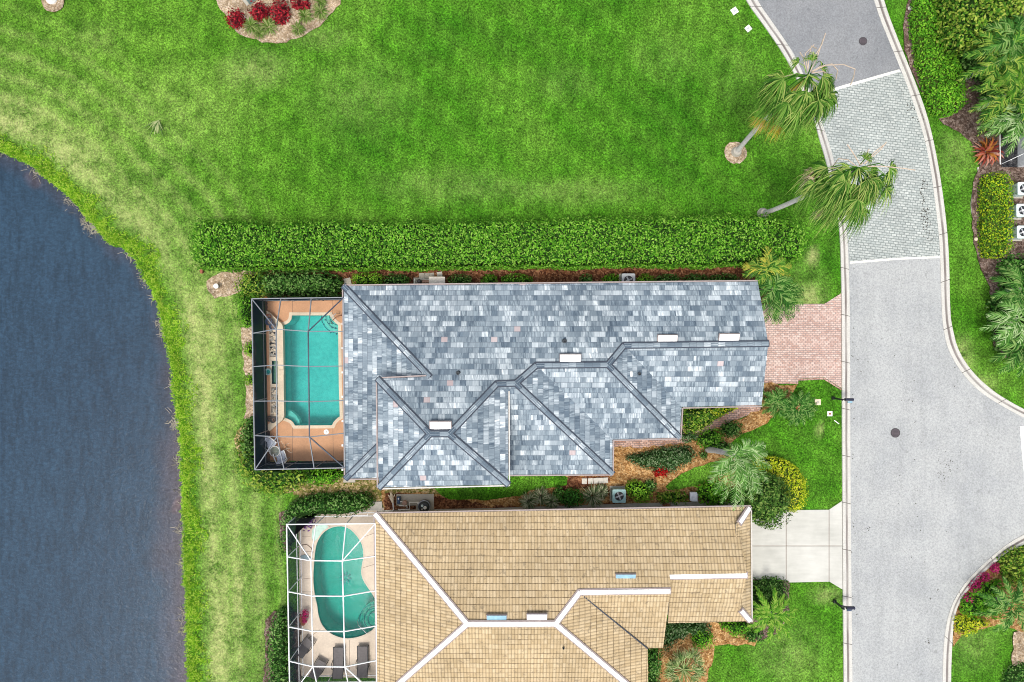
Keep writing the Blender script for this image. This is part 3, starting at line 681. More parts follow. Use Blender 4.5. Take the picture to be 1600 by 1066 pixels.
low = roof_obj('lower_roof', {'nw': (537,447,ZE), 'hw': (672,589.5,4.73), 'a': (596,590,3.60), 'b': (596,693,3.60), 'ssw': (540,748,ZE), 'sse': (598,746.5,ZE), 'c': (675,592,4.73)},
    [['nw','hw','c','a','b','ssw'], ['ssw','b','sse']], [SHING, GUTP], house1)
for a, b in (('nw','hw'),('r1w','tnw'),('r1w','tsw'),('r1w','r1e'),('r1e','tse'),('r1e','r2w'),('r2w','r2e'),('r2e','se2'),('r2e','r3w'),('r3w','r3e'),('r3e','se3'),('r3e','r4'),('r4','gp')):
    cap(V1, a, b, .26, roof1, SHING, DARKGAP)
cap(V1, (540,748,ZE), (593,695,3.56), .26, low, SHING, DARKGAP)
fn = math.atan(SL)
for q in ((671,658,705,671,5.75),(875,553,908,566,4.45),(1028,523,1059,535,4.0),(1124,521,1156,534,4.0)): skylight(*q, roof1, SKYW, fn)
def vent(px, py, z, par, r=.10): return obj('vent_pipe', MB().lathe(P(px, py, z), [(r*1.5, -.05), (r*1.5, .03), (r, .04), (r, .30), (r*.7, .30), (r*.7, .2)], 14), PIPE, par)
vent(716,583,4.55,roof1); vent(882,533,3.95,roof1); vent(998,584,3.55,roof1)
mbv = MB(); mbv.box(P(983.5, 584.5, 3.75), (.30,.30,.34)); mbv.mi = 1; mbv.box(P(981, 584.5, 3.6), (.42,.38,.2)); obj('roof_vent', mbv, [WHITE, PIPE], roof1)
walls([(537,447),(1184,440),(1190,633),(1065,636),(1062,684),(957,687),(957,741),(592,747),(540,748)], ZE, .55, STUC, house1, ZE-.08)
walls([(590,592),(794,592),(794,757),(592,762)], 4.6, .45, STUC, house1, 4.45)
# gable wall over the garage
a, b, c = P(1184,441,ZE), P(1200,537,4.0), P(1190,632,ZE)
xg = a.x-.45
mbg = MB().add([(xg, a.y-.5, 2.6), (xg, b.y, 3.80), (xg, c.y+.5, 2.6), (xg-.2, a.y-.5, 2.6), (xg-.2, b.y, 3.80), (xg-.2, c.y+.5, 2.6)], [(0,1,2)[::-1], (3,4,5), (0,3,4,1)[::-1], (1,4,5,2)[::-1], (0,2,5,3)[::-1]])
obj('gable_wall', mbg, STUC, house1)
def openings(x, y0, y1, z0, z1, par, mats, name, rows, cols, nx=1):
    """a panelled door or window standing 3 cm proud of an east or west facing wall"""
    mb = MB(); w = (y1-y0)/cols; h = (z1-z0)/rows
    mb.box((x, (y0+y1)/2, (z0+z1)/2), (.10, y1-y0+.16, z1-z0+.16)); mb.mi = 1
    for i in range(cols):
        for j in range(rows): mb.box((x+.03*nx, y0+w*(i+.5), z0+h*(j+.5)), (.10, w-.07, h-.07))
    return obj(name, mb, mats, par)
g1 = P(1190,537,0); wx = P(1184,440,ZE).x-.55
openings(wx, P(0,575,0).y-1.2, P(0,500,0).y+.6, .05, 2.2, house1, [WHITE, CREAM], 'garage_door', 4, 4)
wx0 = P(537,447,ZE).x+.55
openings(wx0, -4.6, -1.4, .05, 2.2, house1, [WHITE, GLASS], 'sliding_door', 1, 3, -1); openings(wx0, .2, 2.2, .9, 2.1, house1, [WHITE, GLASS], 'window', 1, 2, -1)
def gutter(pts, mat, par):
    mb = MB(); q = [P(*p) for p in pts]
    for a, b in zip(q, q[1:]): mb.bar(a, b, .075, .11)
    return obj('gutter', mb, mat, par)
gutter([(536,445.8,ZE-.02),(775,443,ZE-.02),(1184,438.6,ZE-.02)], GUTP, house1)
gutter([(794.6,743,2.78),(957.8,742,2.78),(958.6,688,2.76),(1063.5,685.6,2.72),(1066.5,637.6,2.66),(1190.5,635,2.66)], GUTP, house1)
gutter([(795.4,600,4.60),(796,758.6,4.55),(592,763.8,4.55)], GUTW, house1)
gutter([(588.4,592,4.58),(590,762,4.58)], GUTP, house1); gutter([(590,590.5,4.6),(666,587,4.7)], GUTP, house1)
gutter([(535.5,450,2.66),(538.6,749,2.66),(592,748.5,2.66)], GUTP, house1)
# small white brackets along the pool side eave
for k in range(8): obj('eave_bracket', MB().box(P(535.3, 468+k*38, 2.6), (.10,.12,.1)), WHITE, house1)

house2 = thing('tiled_villa', 'villa roofed in sand coloured clay tiles with white ridge lines, beside the kidney shaped pool', 'house', P(880, 950))
ZG = 5.15
V2 = {'nw': (586,803,ZE), 'ne': (1172,792,ZE), 'n1': (1153.5,817,3.35), 'gp': (1167,899,4.15), 's1': (1155,953,3.30), 'se': (1173,971,ZE), 'a': (1044,974,ZE), 'b': (1047.5,901,4.15), 'c': (1047.5,922,4.40), 'd': (1036,1012.5,2.9), 'e': (1012,1013,2.9),
      'r2': (906,925,4.42), 'r1e': (868,975,ZG), 'r1w': (730,975,ZG), 'sw': (590,1097,ZE), 'ses': (1013,1097,ZE)}
snap(V2, ['n1','gp','b','c','r2','r1e','r1w'], .42)
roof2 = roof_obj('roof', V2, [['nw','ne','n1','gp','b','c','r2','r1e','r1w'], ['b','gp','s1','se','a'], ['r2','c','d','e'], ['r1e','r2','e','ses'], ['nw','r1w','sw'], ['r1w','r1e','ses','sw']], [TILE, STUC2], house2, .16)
V2b = {'ne': (1172.5,791.5,ZE), 'n1': (1150,820,3.42), 's1': (1152,950,3.38), 'se': (1173.5,971.5,ZE)}
roof_obj('gable_skirt_roof', V2b, [['ne','n1','s1','se']], [TILE, STUC2], house2, .1)
for a, b in (('nw','r1w'),('r1w','r1e'),('r1e','r2'),('r1e','ses'),('r1w','sw')): cap(V2, a, b, .25, roof2, CAPW, GUTP, .06, .42)
cap(V2, (906,925.5,4.50), (1047,923.5,4.50), .25, roof2, CAPW, GUTP, .07); cap(V2, (1046,901,4.15), (1167,899,4.15), .25, roof2, CAPW, GUTP, .06)
cap(V2, (1171,794,ZE+.02), (1156,817,3.32), .24, roof2, CAPW, GUTP, .06); cap(V2, (1172,970,ZE+.02), (1158,954,3.25), .24, roof2, CAPW, GUTP, .06)
A, B = P(908,928,4.36), P(1012,1013,2.9)
mbx = MB()
for i in range(34):
    q = A.lerp(B, (i+.3)/34); mbx.box(q+Vector((0,0,.07)), (.17,.06,.10), rz=-.7)
obj('valley_flashing', mbx, DARKGAP, roof2)
skylight(760,961,792,970,5.05,roof2,SKYB,fn); skylight(823,959,855,971,5.08,roof2,SKYW,fn); skylight(962,897,994,905,4.2,roof2,SKYB,fn)
vent(880,1010,4.3,roof2,.06)
walls([(586,803),(1172,792),(1173,971),(1044,974),(1013,1013),(1013,1097),(590,1097)], ZE, .5, STUC2, house2, ZE-.08)
walls([(985,960),(1036,1012),(1036,990),(1044,960)], 2.9, .3, STUC2, house2, 2.6, 'porch_wall')
a, b, c = P(*V2['n1']), P(*V2['gp']), P(*V2['s1']); xg = min(a.x, c.x)-.1
obj('gable_wall', MB().add([(xg, a.y, 2.6), (xg, a.y, 2.8), (xg, b.y, 3.7), (xg, c.y, 2.8), (xg, c.y, 2.6), (xg-.2, a.y, 2.6), (xg-.2, a.y, 2.8), (xg-.2, b.y, 3.7), (xg-.2, c.y, 2.8), (xg-.2, c.y, 2.6)],
    [(4,3,2,1,0), (5,6,7,8,9), (1,2,7,6), (2,3,8,7)]), STUC2, house2)
wx = P(1172,900,ZE).x-.5
openings(wx, P(0,905,0).y-.6, P(0,812,0).y-.9, .06, 2.2, house2, [WHITE, CREAM], 'garage_door', 4, 4)
wx0 = P(588,900,ZE).x+.5
openings(wx0, -19.0, -15.2, .08, 2.2, house2, [WHITE, GLASS], 'sliding_door', 1, 3, -1)
gutter([(585,801.2,ZE-.05),(1173,790.2,ZE-.05)], GUTP, house2); gutter([(584.6,803,ZE-.05),(588.8,1097,ZE-.05)], GUTP, house2)
gutter([(1173.6,792,ZE-.1),(1174.8,972,ZE-.1)], GUTW, house2)
# concrete strip along the north wall of the tiled villa
struct('side_path', MB().prism(PX([(590,797),(760,794),(1000,786),(1165,782),(1165,815),(590,828)]), 0, .075), CONC)
# the edge of a third building at the right border of the photograph
house3 = thing('neighbour_building', 'pale building corner with a screened porch, at the right edge of the photo', 'house', P(1640, 230))
obj('wall', MB().prism(PX([(1588,213),(1700,200),(1700,262),(1588,262)], 0), 0, 2.6), plain('white_stucco_wall', (.66,.68,.70), .8), house3)
obj('flat_roof', MB().prism(PX([(1582,208),(1700,196),(1700,266),(1582,266)], 0), 2.6, 2.75), plain('grey_flat_roof', (.42,.45,.48), .8), house3)
obj('parapet', MB().bar(P(1634,200,2.80), P(1634,250,2.80), .12, .14), WHITE, house3)
struct('service_pad', MB().prism(PX([(1584,262),(1700,258),(1700,392),(1584,392)]), 0, .07), m_deck('tan_concrete', (.36, .30, .22)))
struct('gravel_strip', MB().sheet(PX([(1563,205),(1592,205),(1592,262),(1563,262)]), .11), m_mulch('dark_gravel', (.015,.016,.02), (.035,.036,.04), (.08,.08,.085)))  # gravel sheet coloured almost black
t = thing('garden_fence', 'thin pale wire fence round the dark gravel strip by the neighbour building', 'fence', P(1563, 240))
for px, py in ((1562.5,212),(1562.8,236),(1563,256),(1580,250)): obj('post', MB().tube([P(px,py,0), P(px,py,1.0)], .03, 8), FRW, t)
obj('rail', MB().tube([P(1562.5,210,1.0), P(1563.6,257,1.0), P(1600,240,1.0)], .025, 6), FRW, t); obj('rail', MB().tube([P(1562,210,.5), P(1562.5,256,.5)], .02, 6), FRW, t)

for x_, z0_, z1_ in ((-4.6, 2.7, 3.6), (-2.2, 2.7, 3.6)):
    yw = P(700, 760, 4.6).y+.45; mb = MB(); mb.box((x_, yw-.01, (z0_+z1_)/2), (1.3, .10, z1_-z0_)); mb.mi = 1; mb.box((x_, yw-.05, (z0_+z1_)/2), (1.15, .08, z1_-z0_-.15)); obj('window', mb, [WHITE, GLASS], house1)
for x_ in (1.5, 4.2):
    yw = P(900, 741, ZE).y+.55; mb = MB(); mb.box((x_, yw-.01, 1.5), (1.2, .10, 1.3)); mb.mi = 1; mb.box((x_, yw-.05, 1.5), (1.05, .08, 1.15)); obj('window', mb, [WHITE, GLASS], house1)
for x_ in (-6.5, -2.5, 3.5):
    yw = P(800, 1097, ZE).y+.5; mb = MB(); mb.box((x_, yw-.01, 1.5), (1.5, .10, 1.3)); mb.mi = 1; mb.box((x_, yw-.05, 1.5), (1.35, .08, 1.15)); obj('window', mb, [WHITE, GLASS], house2)
# ------------------------------------------------------------------ pools and decks
def ring(mb, poly, out, z0, z1):  # a rim of width `out` round an outline
    mb.prism(poly_offset(poly, out), z0, z1, holes=[poly]); return mb
def pool(name, label, outline, zt, depth, mats, group=None):
    """an open basin with its own water sheet"""
    t = thing(name, label, 'swimming pool', (sum(p[0] for p in outline)/len(outline), sum(p[1] for p in outline)/len(outline), -depth))
    big = poly_offset(outline, .05)
    b = MB(); n = len(outline)
    V = [(x, y, zt-.02) for x, y in outline]+[(x, y, -depth) for x, y in outline]
    A = sum(outline[i][0]*outline[(i+1) % n][1]-outline[(i+1) % n][0]*outline[i][1] for i in range(n)) > 0
    b.add(V, [((i+1) % n, i, i+n, (i+1) % n+n) if A else (i, (i+1) % n, (i+1) % n+n, i+n) for i in range(n)])
    b.sheet(outline, -depth); obj('basin', b, mats[0], t)
    obj('water', MB().sheet(outline, zt-.14), mats[1], t)
    return t
D1 = [(415,468),(541,465),(543,722),(418,719)]
deck1 = poly_offset(PX(D1, 0), .0)
tag(obj('pool_deck', MB().prism(deck1, -.01, .060, holes=[poly_offset(POOL1, .04)], bottom=False), DECK1), kind='structure')
tag(obj('pool_coping', ring(MB(), POOL1, .20, -.02, .085), COPE), kind='structure')
for q in (((457,469),(457,490)),((416,560),(417,561)),((457,666),(457,720)),((520,666),(521,720)),((520,468),(520,492))):
    tag(obj('deck_joint', MB().bar(P(*q[0],.062), P(*q[1],.062), .02, .006), JOINT), kind='structure')
pl1 = pool('swimming_pool', 'rectangular turquoise pool with scooped corners in the terracotta deck', POOL1, .06, 1.5, (PLAS1, PW1))
def steps(par, cx, cy, radii, zs, a0, a1, outline, mat, names='step'):
    for r, z in zip(radii, zs):
        pts = [(cx, cy)]+arc(cx, cy, r, a0, a1, 18); obj(names, MB().prism(PX(pts, -.0), z-.3, z), mat, par); obj(names+'_edge', MB().tube([P(a, b, z) for a, b in arc(cx, cy, r, a0, a1, 18)], .025, 5), NAVY, par)
steps(pl1, 529, 494, (14, 20, 27), (-.14, -.30, -.46), 92, 183, POOL1, PSTEP)
obj('bench', MB().prism(PX([(443,655),(443,641),(452,643),(460,650),(465,658),(466,667),(455,667)]), -.8, -.35), PSTEP, pl1)
for q in ((508,500),(514,506),(519,512),(506,507),(524,513),(517,520),(526,522)): obj('step_tile', MB().box(P(*q,-.21+(-.2 if q[0] < 512 or q[1] > 515 else 0)), (.09,.09,.02), rz=.8), NAVY, pl1)
tag(pool('trough_spa', 'narrow teal water trough set in the cream planter wall by the turquoise pool', PX([(425,564),(434,564),(434,600),(425,600)], .4), .46, .0, (PLAS1, PW1)), None)
# raised planter wall west of the pool
pw = thing('planter_wall', 'cream raised planter wall along the west side of the terracotta deck', 'planter', P(430, 580))
TR = PX([(425,564),(434,564),(434,600),(425,600)], .4); R1 = PX([(421,514),(431.5,514),(432,558),(421.5,558)], .4); R2 = PX([(424,605),(434,605),(435,648),(424,648)], .4)
out = PX([(416.5,486),(423,490),(440.5,506.5),(442.2,512),(443.2,600),(444,650),(441.5,656),(421,674),(418.5,671),(418,600)], .42)
obj('wall', MB().prism(out, .05, .42, holes=[TR, R1, R2]), COPE, pw)
obj('wall_cap', MB().prism(PX([(416,497),(419.5,499),(420.5,560),(422.5,600),(422.5,660),(418.5,664)], .42), .422, .428), DECK1, pw)
obj('rock_fill', MB().prism(R1, .1, .36), ROCK, pw); obj('rock_fill', MB().prism(R2, .1, .36), ROCK, pw)
def scatter_rocks(px0, py0, px1, py1, n, par, z):
    mb = MB(); r = random.Random(int(px0*7))
    for i in range(n):
        q = P(r.uniform(px0, px1), r.uniform(py0, py1), z); s = r.uniform(.05, .11); mb.mi = r.choice((0, 0, 0, 1, 2, 2))
        mb.lathe(q, [(s*.7, -.04), (s, .02), (s*.55, s*.8)], 6, r.uniform(.8, 1.3), r.uniform(.7, 1.2))
    o = obj('rocks', mb, [CONC, BLACK, COPE], par); o['kind'] = 'stuff'
scatter_rocks(422.5,516,430.5,556,90,pw,.37); scatter_rocks(425.5,607,433,646,90,pw,.37)
obj('spillway', MB().box(P(439.5,582,.45), (.34,.36,.05)), CREAM, pw)
def pot(name, label, px, py, r, mat, z=.06, plant=None):
    t = thing(name, label, 'planter', P(px, py, z))
    obj('pot', MB().lathe(P(px, py, z), [(r*.6, 0), (r, r*1.3), (r*1.08, r*1.35), (r*1.05, r*1.5), (r*.85, r*1.5), (r*.8, r*1.2)], 16), mat, t)
    obj('soil', MB().lathe(P(px, py, z+r*1.22), [(r*.85, 0), (r*.8, .02)], 14), MULCH_D, t); return t
pot('flower_pot', 'red brown clay pot at the north end of the planter wall', 421, 495, .16, TERRA, .42)
pot('flower_pot', 'blue glazed pot, larger of the two beside the red brown clay pot', 422.5, 503, .23, NAVY, .42)
pot('flower_pot', 'blue glazed pot standing nearest the north rock bed of the planter', 427.5, 510.5, .19, NAVY, .42)
pot('flower_pot', 'black pot in the screened corner west of the southern rock bed', 422.5, 654, .17, BLACK, .42)
pot('flower_pot', 'black pot at the south end of the planter wall', 428.5, 656, .18, BLACK, .42)
t = thing('fountain_bowl', 'small teal bowl beside the water trough', 'bowl', P(420, 581, .42)); obj('bowl', MB().lathe(P(420,581,.42), [(.08,0),(.2,.16),(.22,.18),(.17,.17),(.06,.06)], 16), TEALM, t); obj('water', MB().lathe(P(420,581,.54), [(.15,0),(.14,.01)], 14), PW1, t)
t = thing('skimmer_lid', 'round white skimmer lid on the terracotta deck south of the pool', 'lid', P(510, 675, .06)); obj('lid', MB().lathe(P(510,675,.06), [(.17,0),(.17,.02),(.15,.035)], 20), WHITE, t); obj('finger_hole', MB().lathe(P(510,675,.094), [(.03,0),(.025,.006)], 8), DARKGAP, t)
t = thing('handrail', 'small bronze handrail at the steps of the turquoise pool', 'handrail', P(527, 494, .06))
for k in (0, 1):
    a = P(522+k*3.2, 497+k*3.4, .06); obj('rail', MB().tube([a+Vector((-.35,-.25,-.4)), a+Vector((-.25,-.18,.3)), a+Vector((0,0,.75)), a+Vector((.28,.24,.72)), a+Vector((.36,.3,0))], .022, 6), TERRA if k else STEEL, t)

D2 = [(466.5,800),(600,793),(612,1060),(470,1056)]
tag(obj('beige_pool_deck', MB().prism(PX(D2, 0), -.01, .060, holes=[poly_offset(POOL2, .04)], bottom=False), DECK2), kind='structure')
tag(obj('beige_pool_coping', ring(MB(), POOL2, .10, -.02, .070), m_deck('pale_pool_edge', (.56,.50,.41))), kind='structure')
for q in (((472,838),(488,838)),((474,862),(490,862)),((472,905),(489,903)),((472,925),(491,925)),((565,888),(588,881)),((566,840),(588,832)),((546,1000),(546,1050)),((478,1000),(500,984)),((508,806),(508,822))):
    tag(obj('deck_joint', MB().bar(P(*q[0],.062), P(*q[1],.062), .022, .006), JOINT), kind='structure')
pl2 = pool('kidney_pool', 'kidney shaped green pool in the beige deck under the white cage', POOL2, .06, 1.6, (PLAS2, PW2))
for r, z in zip((11, 17, 24), (-.12, -.3, -.5)): obj('step', MB().prism(PX(arc(586, 968, r, 85, 290, 20)), z-.3, z), PSTEP2, pl2)
for r, z in zip((11, 17, 24), (-.12, -.3, -.5)): obj('step_edge', MB().tube([P(a, b, z) for a, b in arc(586, 968, r, 90, 285, 20)], .028, 6), NAVY, pl2)
mbn = MB()
for k in range(8):
    t = k*math.pi/4+.2; mbn.bar(P(540+3.2*math.cos(t), 903+3.2*math.sin(t), -1.55), P(540+9*math.cos(t), 903+9*math.sin(t), -1.55), .10, .03)
obj('floor_star', mbn, NAVY, pl2)
spa = PX([(487,836),(488,828),(494,822),(502,819.5),(511,820),(513,824),(503,831),(495,843),(491,846),(487,842)], .1)
t = thing('splash_shelf', 'pale shallow shelf curled round the north west edge of the kidney pool', 'pool shelf', P(497, 832)); obj('shelf', MB().prism(spa, .02, .075), PSTEP, t); obj('rim', ring(MB(), spa, .07, .02, .10), DECK2, t)
t = thing('stepping_ledge', 'curved grey blue ledge at the west edge of the beige deck', 'ledge', P(478, 870)); obj('ledge', MB().prism(PX([(470,868),(476,866),(484,869),(489,872),(487,874),(472,874)]), .05, .12), plain('blue_grey_stone', (.20,.28,.31), .6), t)
obj('ledge_edge', MB().tube([P(471,852,.09),P(479,851,.09),(P(486,856,.09)),P(489,864,.09)], .02, 6), JOINT, t)

# ------------------------------------------------------------------ screen cages
def cage(label, px, roofz, eavez, xs, ys, A, B, mats, rail, south, wallmats, walls_, railz=.9, top_white=None, bw=.055, ridge_mat=None):
    fr, sr_, = mats
    x0, x1 = px; c = thing('pool_cage', label, 'pool enclosure', P((x0[0]+x1[0])/2, (x0[1]+x1[1])/2))
    return c
def screen(name, pts, mat, par): return obj(name, MB().add(pts, [tuple(range(len(pts)))]), mat, par)
def build_cage(label, NW, NE, SE, SW, ze, zr, ab, mb_, rows, fr, frr, scr_r, scr_w, rail_z, bw, scr_n=None, braces=False):
    """NW.. pixel corners at eave height; ab = px columns (A west, B east) on the raised part; rows = [(y west eave, y raised, y house eave)]"""
    nw, ne, se, sw = P(*NW, ze), P(*NE, ze), P(*SE, ze), P(*SW, ze)
    c = thing('pool_cage', label, 'pool enclosure', ((nw.x+se.x)/2, (nw.y+se.y)/2, 0))
    up = Vector((0,0,1)); bars = lambda a, b, w=bw, m=fr, n='beam', h=None: obj(n, MB().bar(a, b, w, h or w*1.7), m, c)
    lf = lambda a, b, t: a.lerp(b, t)
    # raised nodes
    An = P(ab[0][0], ab[0][1], zr); As = P(ab[2][0], ab[2][1], zr); Bn = P(ab[1][0], ab[1][1], zr); Bs = P(ab[3][0], ab[3][1], zr)
    W_, E_, Aa, Bb = [], [], [], []
    for i, (yw, yr, ye) in enumerate(rows):
        t = (yw-NW[1])/(SW[1]-NW[1]); W_.append(lf(nw, sw, t)); t2 = (ye-NE[1])/(SE[1]-NE[1]); E_.append(lf(ne, se, t2))
        s = i/(len(rows)-1); Aa.append(lf(An, As, s)); Bb.append(lf(Bn, Bs, s))
    for a, b, n in ((nw, ne, 'eave_beam'), (nw, sw, 'eave_beam'), (sw, se, 'eave_beam'), (ne, se, 'eave_beam')): bars(a, b, bw*1.1, fr, n)
    for w_, a, b, e in zip(W_, Aa, Bb, E_):
        bars(w_, a, bw, fr); bars(a, b, bw, fr); bars(b, e, bw, fr)
    bars(An, As, bw, fr, 'ridge_beam'); bars(Bn, Bs, bw*1.1, frr, 'ridge_beam')
    nA, nB = P(mb_[0][0], mb_[0][1], ze), P(mb_[1][0], mb_[1][1], ze); sA, sB = P(mb_[2][0], mb_[2][1], ze), P(mb_[3][0], mb_[3][1], ze)
    for a, b in ((nw, An), (nA, An), (nB, Bn), (sw, As), (sA, As), (sB, Bs)): bars(a, b, bw)
    bars(ne, Bn, bw*1.15, frr); bars(se, Bs, bw*1.15, frr)
    # roof screens
    k = len(rows)
    screen('roof_screen', [nw, nA, An], scr_r, c); screen('roof_screen', [nA, nB, Bn, An], scr_r, c); screen('roof_screen', [nB, ne, Bn], scr_r, c)
    screen('roof_screen', [nw, An, W_[0]], scr_r, c); screen('roof_screen', [ne, E_[0], Bn], scr_r, c)
    for i in range(k-1):
        screen('roof_screen', [W_[i], Aa[i], Aa[i+1], W_[i+1]], scr_r, c); screen('roof_screen', [Aa[i], Bb[i], Bb[i+1], Aa[i+1]], scr_r, c); screen('roof_screen', [Bb[i], E_[i], E_[i+1], Bb[i+1]], scr_r, c)
    screen('roof_screen', [sw, As, sA], scr_r, c); screen('roof_screen', [sA, As, Bs, sB], scr_r, c); screen('roof_screen', [sB, Bs, se], scr_r, c); screen('roof_screen', [W_[-1], As, sw], scr_r, c); screen('roof_screen', [E_[-1], se, Bs], scr_r, c)
    # walls
    dn = lambda p, z=.05: Vector((p.x, p.y, z))
    sn = scr_n or scr_w
    screen('wall_screen', [nw, sw, dn(sw), dn(nw)], scr_w, c); screen('wall_screen', [nw, ne, dn(ne), dn(nw)], sn, c); screen('wall_screen', [sw, se, dn(se), dn(sw)], scr_w, c)
    for p in [nw, ne, sw, se, nA, nB, sA, sB]+W_: bars(p, dn(p), bw, fr, 'post', bw)
    for z in rail_z:
        for a, b in ((nw, ne), (nw, sw), (sw, se)): bars(dn(a, z), dn(b, z), bw, fr, 'rail', bw)
    return c
cage1 = build_cage('dark bronze screen cage over the turquoise pool and terracotta deck', (393.5,467),(537,465),(538.5,731),(398.5,734), 2.7, 3.45,
    [(431.5,514.5),(481.5,518),(433,682.5),(483.5,683)], [(439,466.5),(486.5,465.7),(444,733),(491,732)],
    [(521,514,518),(573,572,572),(627,627,626),(680.5,683,677)], BRONZE, BRZD, SCR_ROOF, SCR_WALL, (.9,), .052)
cage2 = build_cage('white framed screen cage over the kidney shaped green pool', (448,819.5),(586.5,818),(589,1088),(453,1090), 2.7, 3.6,
    [(486,876),(535,876.5),(489,1041.5),(539,1042)], [(493.5,819.5),(540.5,819),(500,1089),(548,1089)],
    [(870,876,869),(924.5,932,923),(979.5,987,978),(1033,1042,1032)], FRW, FRW, SCR_ROOF2, SCR_WALL2, (.08, .9), .050, SCR_N2)
obj('panel', MB().box(P(563, 806, 1.9), (1.0, .05, .06)).box(P(574, 803.5, .9), (.05,.05,.05)), FRW, cage2)

# ------------------------------------------------------------------ furniture
def lounger(): # local, 1.9 m long along y (head at -y)
    t = thing('sun_lounger', 'grey sling sun lounger beside the deck joint, left of the pair', 'sun lounger', (0,0,0), 0, 'grey sling chairs on the beige deck')
    o = lambda n, m, mat: obj(n, m, mat, t, local=True)
    for s in (-1, 1):
        o('side_rail', MB().tube([(s*.33,.98,.34),(s*.33,-.25,.34),(s*.33,-.98,.62)], .022, 6), BLACK)
        o('armrest', MB().tube([(s*.36,.12,.34),(s*.38,.0,.56),(s*.38,-.35,.56),(s*.34,-.42,.42)], .024, 6), BLACK)
        for y in (.8, -.5): o('leg', MB().tube([(s*.33,y,.34),(s*.33,y+.04,.0)], .022, 6), BLACK)
    o('sling', MB().add([(-.31,.92,.345),(.31,.92,.345),(.31,-.25,.345),(-.31,-.25,.345),(.31,-.95,.61),(-.31,-.95,.61),(-.31,.92,.325),(.31,.92,.325),(.31,-.25,.325),(-.31,-.25,.325),(.31,-.95,.59),(-.31,-.95,.59)],
        [(0,3,2,1),(3,5,4,2),(6,7,8,9),(9,8,10,11),(0,1,7,6),(1,2,8,7),(2,4,10,8),(4,5,11,10),(5,3,9,11),(3,0,6,9)]), SLING)
    for y in (.95, -.3): o('cross_bar', MB().tube([(-.33,y,.33),(.33,y,.33)], .02, 6), BLACK)
    return t
def slingchair():
    t = thing('patio_chair', 'grey sling patio chair turned towards the kidney pool, north of the other', 'chair', (0,0,0), 0, 'grey sling chairs on the beige deck')
    o = lambda n, m, mat: obj(n, m, mat, t, local=True)
    for s in (-1, 1):
        o('armrest', MB().tube([(s*.34,.34,0),(s*.35,.36,.58),(s*.36,-.1,.6),(s*.33,-.34,.62)], .024, 6), BLACK)
        o('leg', MB().tube([(s*.33,-.34,.62),(s*.33,-.38,.0)], .022, 6), BLACK)
    for a, b, n in (((.34,.40),(-.18,.36),'seat'), ((-.18,.36),(-.62,.95),'backrest')):
        o(n, MB().add([(-.31,a[0],a[1]),(.31,a[0],a[1]),(.31,b[0],b[1]),(-.31,b[0],b[1]),(-.31,a[0],a[1]-.03),(.31,a[0],a[1]-.03),(.31,b[0],b[1]-.03),(-.31,b[0],b[1]-.03)], [(0,3,2,1),(4,5,6,7),(0,1,5,4),(1,2,6,5),(2,3,7,6),(3,0,4,7)]), SLING)
    return t
a = lounger(); a.location = P(531, 1031, .06); b = dup(a, P(568.5, 1029, .06), .02, 'grey sling sun lounger nearest the house, right of the pair')
a = slingchair(); a.location = P(482.5, 1003, .06); a.rotation_euler.z = math.radians(-38); b = dup(a, P(502, 1036, .06), math.radians(-28), 'grey sling patio chair between the sun loungers and the screen corner')
def whitechair():
    t = thing('cushioned_chair', 'white patio chair with pale cushions, north west of the glass table', 'chair', (0,0,0), 0, 'white patio chairs by the glass table')
    o = lambda n, m, mat: obj(n, m, mat, t, local=True)
    for s in (-1, 1):
        o('armrest', MB().tube([(s*.36,.30,.60),(s*.38,.05,.63),(s*.36,-.25,.64),(s*.22,-.40,.66)], .035, 6), WHITE)
        for y in (.28, -.28): o('leg', MB().tube([(s*.33,y,.62),(s*.35,y*1.1,.0)], .022, 6), WHITE)
    o('seat_cushion', MB().box((0,.02,.42), (.58,.56,.10)).box((0,.02,.478),(.5,.48,.02)), PADS)
    o('back_cushion', MB().box((0,-.30,.68), (.56,.12,.46), M=Matrix.Rotation(.25,3,'X')), PADS)
    o('back_frame', MB().tube([(-.34,-.34,.5),(-.3,-.46,.9),(0,-.50,.96),(.3,-.46,.9),(.34,-.34,.5)], .03, 6), WHITE)
    for x in (-.18, 0, .18): o('back_slat', MB().tube([(x,-.36,.5),(x,-.49,.94)], .012, 5), WHITE)
    return t
a = whitechair(); a.location = P(426, 692, .06); a.rotation_euler.z = math.radians(215+15); b = dup(a, P(442.5, 711, .06), math.radians(20), 'white patio chair with pale cushions, south east of the glass table')
t = thing('glass_table', 'small round glass table between the two white patio chairs', 'table', P(433.5, 703.5, .06))
q = P(433.5, 703.5, .06)
obj('table_rim', MB().tube([q+Vector((.33*math.cos(i*math.pi/9), .33*math.sin(i*math.pi/9), .5)) for i in range(19)], .03, 6, False), WHITE, t)
obj('glass_top', MB().lathe(q+Vector((0,0,.49)), [(.31,0),(.31,.012)], 20), m_screen('clear_glass', (.3,.35,.3), .4), t)
obj('table_base', MB().tube([q, q+Vector((0,0,.48))], .03, 6).lathe(q, [(.18,0),(.16,.03)], 12).bar(q+Vector((-.3,0,.46)), q+Vector((.3,0,.46)), .03, .03).bar(q+Vector((0,-.3,.46)), q+Vector((0,.3,.46)), .03, .03), WHITE, t)
t = thing('plant_stand', 'spindly cream wire plant stand beside the south east patio chair', 'plant stand', P(448, 696, .06))
for k, (dx, dy) in enumerate(((.3,.25),(-.1,.4),(.35,-.1),(.5,-.35),(.05,.1))):
    q = P(446, 697, .06); obj('arm', MB().tube([q+Vector((dx*.1,dy*.1,0)), q+Vector((dx*.5,dy*.5,.35+.05*k)), q+Vector((dx,dy,.5)), q+Vector((dx*1.2,dy*.9,.42))], .016, 5), CREAM, t)
